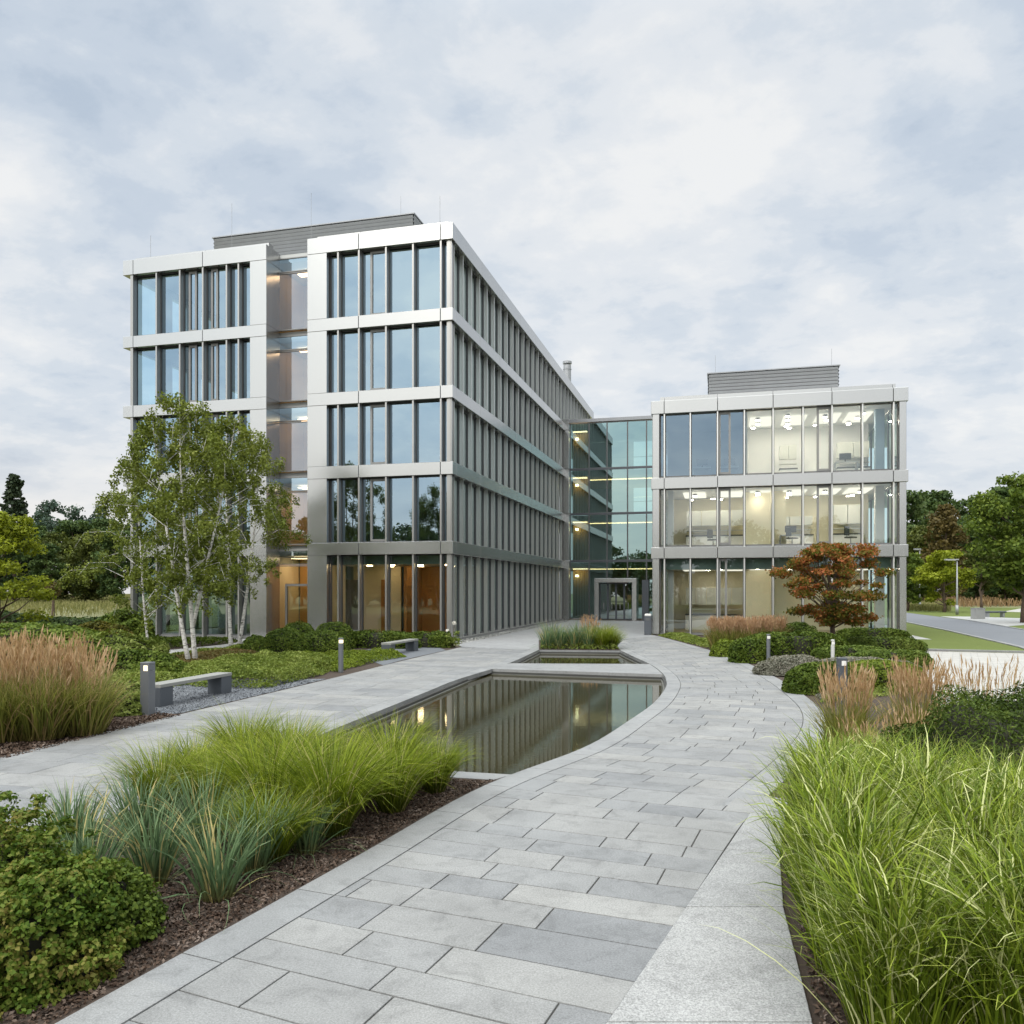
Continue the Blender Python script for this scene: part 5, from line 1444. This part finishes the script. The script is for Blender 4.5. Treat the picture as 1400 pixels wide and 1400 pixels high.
# leafy shrubs in the near corner
shrub('rosette_shrub', 'low shrub of golden green rosettes nearest the granite kerb', 'shrub', 'rosette shrubs at the path corner', (-3.12, 5.38), .54, .52, .70, 30000, .034, 'lf_front', 171, .13, .9, asp=.75, lumpf=6, up=.5, depth=.28, core=.72, cluster=26, cr=.055)
shrub('rosette_shrub', 'taller golden green shrub with bronze tips at the picture edge', 'shrub', 'rosette shrubs at the path corner', (-3.85, 5.8), .74, .7, .98, 32000, .034, 'lf_front', 172, .15, .9, asp=.75, lumpf=6, up=.5, depth=.28, core=.72, cluster=26, cr=.055)
shrub('rosette_shrub', 'smaller green shrub tucked behind the golden one on the mulch', 'shrub', 'rosette shrubs at the path corner', (-2.9, 5.9), .34, .34, .50, 9000, .034, 'lf_mid', 173, .12, .9, asp=.75, lumpf=6, up=.5, depth=.28, core=.72, cluster=26, cr=.055)
shrub('rosette_shrub', 'low green shrub cut by the lower picture edge on the mulch', 'shrub', 'rosette shrubs at the path corner', (-3.5, 4.85), .5, .42, .5, 16000, .034, 'lf_front', 174, .13, .9, asp=.75, lumpf=6, up=.5, depth=.28, core=.72, cluster=26, cr=.055)

# ------------------------------------------------------------------ ornamental grasses
rng = np.random.default_rng(200)
def tuft_mesh(name, mat, *more, **kw):
    V, Q, uv, X = grass_arrays(rng, **kw)
    for k2 in more:
        V2, Q2, uv2, X = grass_arrays(rng, **k2); Q = np.concatenate([Q, Q2 + len(V)]); V = np.concatenate([V, V2]); uv = np.concatenate([uv, uv2])
    return fast(name, V, Q, M[mat], uv)
sedge = [tuft_mesh('sedge_tuft', 'gr_sedge', n=820, L=1.1, w=.0085, base_r=.14, tilt=(.02, .55), bend=(.5, 1.9), K=5, p=1.7) for _ in range(3)]
blue = [tuft_mesh('blue_tuft', 'gr_blue', dict(n=16, L=.80, w=.012, base_r=.12, tilt=(.6, 1.2), bend=(.8, 1.9), K=5, p=1.4, swirl=.8), n=135, L=.86, w=.017, base_r=.12, tilt=(.02, .55), bend=(.1, 1.3), K=5, p=2.0) for _ in range(3)]
misc = [tuft_mesh('striped_tuft', 'gr_misc', dict(n=660, L=.60, w=.0125, base_r=.22, tilt=(.15, 1.0), bend=(.2, 1.5), K=4, p=1.4, Lj=.5, swirl=.7, z0=(.34, .9)), n=430, L=1.28, w=.0125, base_r=.27, tilt=(.0, .34), bend=(.05, 1.2), K=6, p=1.9, Lj=.5, swirl=.9) for _ in range(3)]
stray = tuft_mesh('stray_stems', 'gr_misc', n=110, L=1.35, w=.0095, base_r=.3, tilt=(.1, .65), bend=(.1, 1.5), K=6, p=1.6, swirl=1.2)
def tuft(name, meshes, p, s, label, cat, group, k, zs=1.0):
    o = put(name, meshes[k % len(meshes)], None, (p[0], p[1], -.01), (k * 1.7) % 6.28, (s, s, s * zs)); return tag(o, label, cat, group)
G1 = 'bright green sedge tufts in the path wedge'
sp = [
 ((-.95, 10.1), 1.0, 'bright green sedge tuft closest to the white pool coping, at the kerb'),
 ((-1.35, 9.25), 1.0, 'bright green sedge tuft at the kerb, second from the pool coping'),
 ((-1.85, 8.35), 1.05, 'bright green sedge tuft at the kerb, third from the pool coping'),
 ((-2.22, 7.55), .92, 'bright green sedge tuft at the kerb, farthest from the pool coping'),
 ((-1.55, 10.4), 1.0, 'bright green sedge tuft against the pool coping, second from the kerb'),
 ((-2.25, 10.55), 1.0, 'bright green sedge tuft against the pool coping, third from the kerb'),
 ((-2.95, 10.75), 1.0, 'bright green sedge tuft against the pool coping, fourth from the kerb'),
 ((-3.55, 10.9), .95, 'bright green sedge tuft at the pool coping and garden path corner'),
 ((-2.0, 9.45), 1.05, 'bright green sedge tuft inside the wedge, one row in from the second kerb tuft'),
 ((-2.65, 9.7), 1.05, 'bright green sedge tuft in the middle of the wedge'),
 ((-3.3, 9.95), 1.0, 'bright green sedge tuft in the wedge, one in from the garden path'),
 ((-3.85, 10.0), .9, 'bright green sedge tuft at the garden path, second from the pool coping'),
 ((-2.6, 8.65), 1.0, 'bright green sedge tuft inside the wedge behind the third kerb tuft'),
 ((-3.25, 8.95), 1.0, 'bright green sedge tuft inside the wedge between the middle tuft and the blue grasses'),
 ((-3.9, 9.1), .9, 'bright green sedge tuft at the garden path just behind the blue grasses'),
]
for k, (p, s, lab) in enumerate(sp): tuft('sedge_grass', sedge, p, s * (.86 + .3 * ((k * 7) % 5) / 4), lab, 'grass', G1, k)
G2 = 'blue green lyme grass tufts'
sp = [
 ((-2.38, 6.62), 1.0, 'blue green grass tuft standing alone on the mulch nearest the kerb'),
 ((-2.3, 7.25), .95, 'blue green grass tuft on the mulch beside the lowest sedge at the kerb'),
 ((-3.05, 7.0), 1.05, 'blue green grass tuft behind the rosette shrubs, middle of the row'),
 ((-3.75, 7.1), 1.0, 'blue green grass tuft behind the taller rosette shrub by the garden path'),
 ((-2.95, 7.85), 1.05, 'blue green grass tuft in the back row in front of the sedges'),
 ((-3.65, 8.05), 1.05, 'blue green grass tuft in the back row near the garden path'),
 ((-4.25, 7.9), .9, 'blue green grass tuft leaning over the garden path'),
 ((-3.35, 6.45), .9, 'blue green grass tuft half hidden by the rosette shrubs'),
 ((-1.95, 7.75), .85, 'thin blue green grass tuft between two sedges at the kerb'),
]
for k, (p, s, lab) in enumerate(sp): tuft('lyme_grass', blue, p, s, lab, 'grass', G2, k)
G3 = 'tall striped grass clumps along the granite ledge'
sp = [
 ((2.42, 5.35), .98, 'striped grass clump at the ledge, nearest the lower picture edge'),
 ((2.62, 6.25), 1.0, 'striped grass clump at the ledge, second from the lower picture edge'),
 ((2.95, 7.2), 1.0, 'striped grass clump at the ledge, third from the lower picture edge'),
 ((3.4, 8.3), .92, 'striped grass clump at the ledge where it narrows into the kerb'),
 ((3.1, 4.75), 1.0, 'striped grass clump one row in from the ledge at the lower picture edge'),
 ((3.3, 5.7), 1.02, 'striped grass clump one row in, beside the second ledge clump'),
 ((3.5, 6.7), 1.02, 'striped grass clump one row in, beside the third ledge clump'),
 ((4.0, 7.8), .95, 'striped grass clump one row in, below the tan reed grass'),
 ((3.9, 5.2), 1.0, 'striped grass clump by the side picture edge, lowest down'),
 ((4.15, 6.2), 1.0, 'striped grass clump by the side picture edge, below the yew'),
 ((4.45, 7.2), .92, 'striped grass clump right against the yew'),
 ((2.22, 4.5), .9, 'striped grass clump cut by the lower picture edge, hard against the ledge'),
 ((2.85, 4.25), .95, 'striped grass clump cut by the lower picture edge, one in from the ledge'),
 ((3.5, 4.35), 1.0, 'striped grass clump in the lowest picture corner'),
 ((4.1, 9.0), .78, 'shorter striped grass clump between the tan reeds and the yew'),
]
for k, (p, s, lab) in enumerate(sp):
    p = (p[0] - .17 + .04 * (k % 3), p[1]); o = tuft('striped_grass', misc, p, s, lab, 'grass', G3, k)
    if 5 < k < 12: put('stray_stems', stray, o, (0, 0, 0), k * 2.3)
# reed grasses: green blades below, tan heads above
def reed(label, p, h, r, n, nb, seed, group, pl='plume', ww=.0135, pw=.017, scale_b=.74, Lpf=.25):
    rg = np.random.default_rng(seed)
    e = empty('reed_grass', (p[0], p[1], 0)); tag(e, label, 'grass', group)
    V, Q, uv, X = grass_arrays(rg, nb, h * scale_b * 1.15, ww * 1.3, r, (.02, .5), (.2, 1.5), 4, 1.8)
    put('blades', fast('reed_blades', V, Q, M['gr_reed'], uv), e)
    V, Q, uv, X = grass_arrays(rg, n, h, ww * .6, r * .9, (.0, .16), (.0, .22), 4, 1.5, .30)
    put('stems', fast('reed_stems', V, Q, M['gr_reed'], uv), e)
    V, Q = plume_arrays(rg, X, h * Lpf, pw, 5)
    put('plumes', fast('reed_plumes', V, Q, M[pl]), e)
    return e
G4 = 'tan reed grasses beside the garden path'
reed('tan reed grass clump closest to the gravel pad, beside the garden path', g(112, 1003), 1.45, .38, 130, 650, 301, G4, ww=.014, pw=.024)
reed('tan reed grass clump at the garden path, in the middle of the row', g(55, 1009), 1.62, .40, 150, 700, 302, G4, ww=.014, pw=.024)
reed('tan reed grass clump at the garden path, cut by the picture edge', g(2, 1012), 1.6, .40, 150, 700, 303, G4, ww=.014, pw=.024)
reed('tan reed grass clump behind the row, toward the gravel pad', g(88, 985), 1.6, .42, 130, 500, 304, G4, ww=.014, pw=.024)
reed('tan reed grass clump behind the row, at the picture edge', g(20, 988), 1.68, .42, 150, 500, 305, G4, ww=.014, pw=.024)
reed('tan reed grass clump behind the row, out past the picture edge', g(-45, 1000), 1.6, .42, 140, 500, 306, G4, ww=.014, pw=.024)
G5 = 'tan reed grasses near the yew'
reed('upright tan reed grass beside the charcoal bollard', (4.95, 12.1), 1.34, .24, 200, 260, 311, G5, pw=.017)
reed('upright tan reed grass standing between the charcoal bollard and the yew', (6.1, 12.3), 1.40, .26, 220, 240, 312, G5, pw=.017)
reed('thin tan reed grass rising just behind the yew', (7.1, 12.4), 1.42, .4, 90, 120, 313, G5, pw=.016)
reed('short wispy reed grass between the two upright tan ones', (5.45, 11.0), .95, .4, 70, 420, 314, G5, pw=.014)
reed('short wispy reed grass at the outer bend of the path', (4.75, 10.9), .8, .38, 50, 420, 315, G5, pw=.014)
G6 = 'pinkish fountain grasses before the laboratory'
for k, (px_, py_, lab) in enumerate([(985, 887, 'pinkish fountain grass clump at the entrance end of its row'), (1003, 888.5, 'pinkish fountain grass clump second from the entrance end of its row'), (1023, 889, 'pinkish fountain grass clump in the middle of its row'), (1042, 887.5, 'pinkish fountain grass clump second from the maple in its row'), (1058, 884.5, 'pinkish fountain grass clump closest to the maple in its row')]):
    reed(lab, g(px_, py_), 1.32, .42, 300, 260, 321 + k, G6, 'plume_pink', .022, .034)
# planted bed behind the small pool
G7 = 'grass tufts in the bed behind the small pool'
for k, (x, y, m_, s, lab) in enumerate([
  (1.45, 34.2, blue, 1.3, 'blue green tuft at the garden path end of the pool bed'), (2.0, 34.1, blue, 1.5, 'blue green tuft in the pool bed, second from the garden path end'),
  (2.6, 34.2, blue, 1.45, 'blue green tuft in the middle of the pool bed'), (3.2, 34.1, blue, 1.35, 'blue green tuft in the pool bed beside the green sedge'),
  (3.75, 34.0, sedge, 1.15, 'green sedge tuft at the curved path end of the pool bed'), (4.2, 34.2, sedge, 1.0, 'green sedge tuft at the very corner of the pool bed'),
  (1.7, 35.3, blue, 1.6, 'blue green tuft at the back of the pool bed near the garden path'), (2.9, 35.4, blue, 1.6, 'blue green tuft at the back of the pool bed in the middle'), (3.9, 35.3, sedge, 1.3, 'green sedge tuft at the back of the pool bed near the curved path')]):
    tuft('pool_grass', m_, (x, y), s, lab, 'grass', G7, k)
    for j in range(2): pass
cover('ground_cover', [(1.2, 33.95), (4.4, 33.6), (4.5, 39), (1.4, 39)], .55, 9000, .10, 'lf_cover', 331, 1.2)
reed('reddish feathery grass rising above the planted pool bed', (3.35, 35.2), 1.35, .3, 60, 120, 332, G7, 'plume_pink', .02, .03)

# bark chips and pebbles lying loose
def scatter(name, poly, n, s, mat, seed, z=.0, up=1.2):
    rng = np.random.default_rng(seed); P = sample_poly(rng, poly, n)
    V, Q = leaf_arrays(np.stack([P[:, 0], P[:, 1], z + rng.random(len(P)) * s * .45], 1), rng, s, .5, up, None, .6)
    return tag(put(name, fast(name, V, Q, M[mat])), None, None, None, 'stuff')
scatter('bark_mulch', [(-4.4, 4.2), (-3.0, 4.2)] + [(p[0] - .03, p[1]) for p in Lp if 4.2 < p[1] < 10.9] + [(-.35, 10.7), (-1.5, 10.9), (-3.0, 8.2)], 32000, .030, 'chip', 341, -.004)
scatter('bark_mulch', [(1.55, 3.9), (2.1, 6.0), (2.6, 7.5), (3.3, 9.5), (4.5, 9), (4.2, 3.9)], 20000, .034, 'chip', 342, -.012)
scatter('bark_mulch', [g(-30, 1046), g(248, 978), g(160, 966), g(-30, 1010)], 12000, .045, 'chip', 343, -.015)
scatter('gravel_stones', [g(150, 975), g(248, 975), g(400, 939.5), g(440, 929), g(300, 930), g(214, 942)], 9000, .035, 'gravelstone', 344, -.008)
scatter('white_pebbles', [Wl(.7, -.5), Wl(.7, 27), Wl(.02, 27), Wl(.02, -.5)], 5000, .07, 'pebble', 345, -.004)
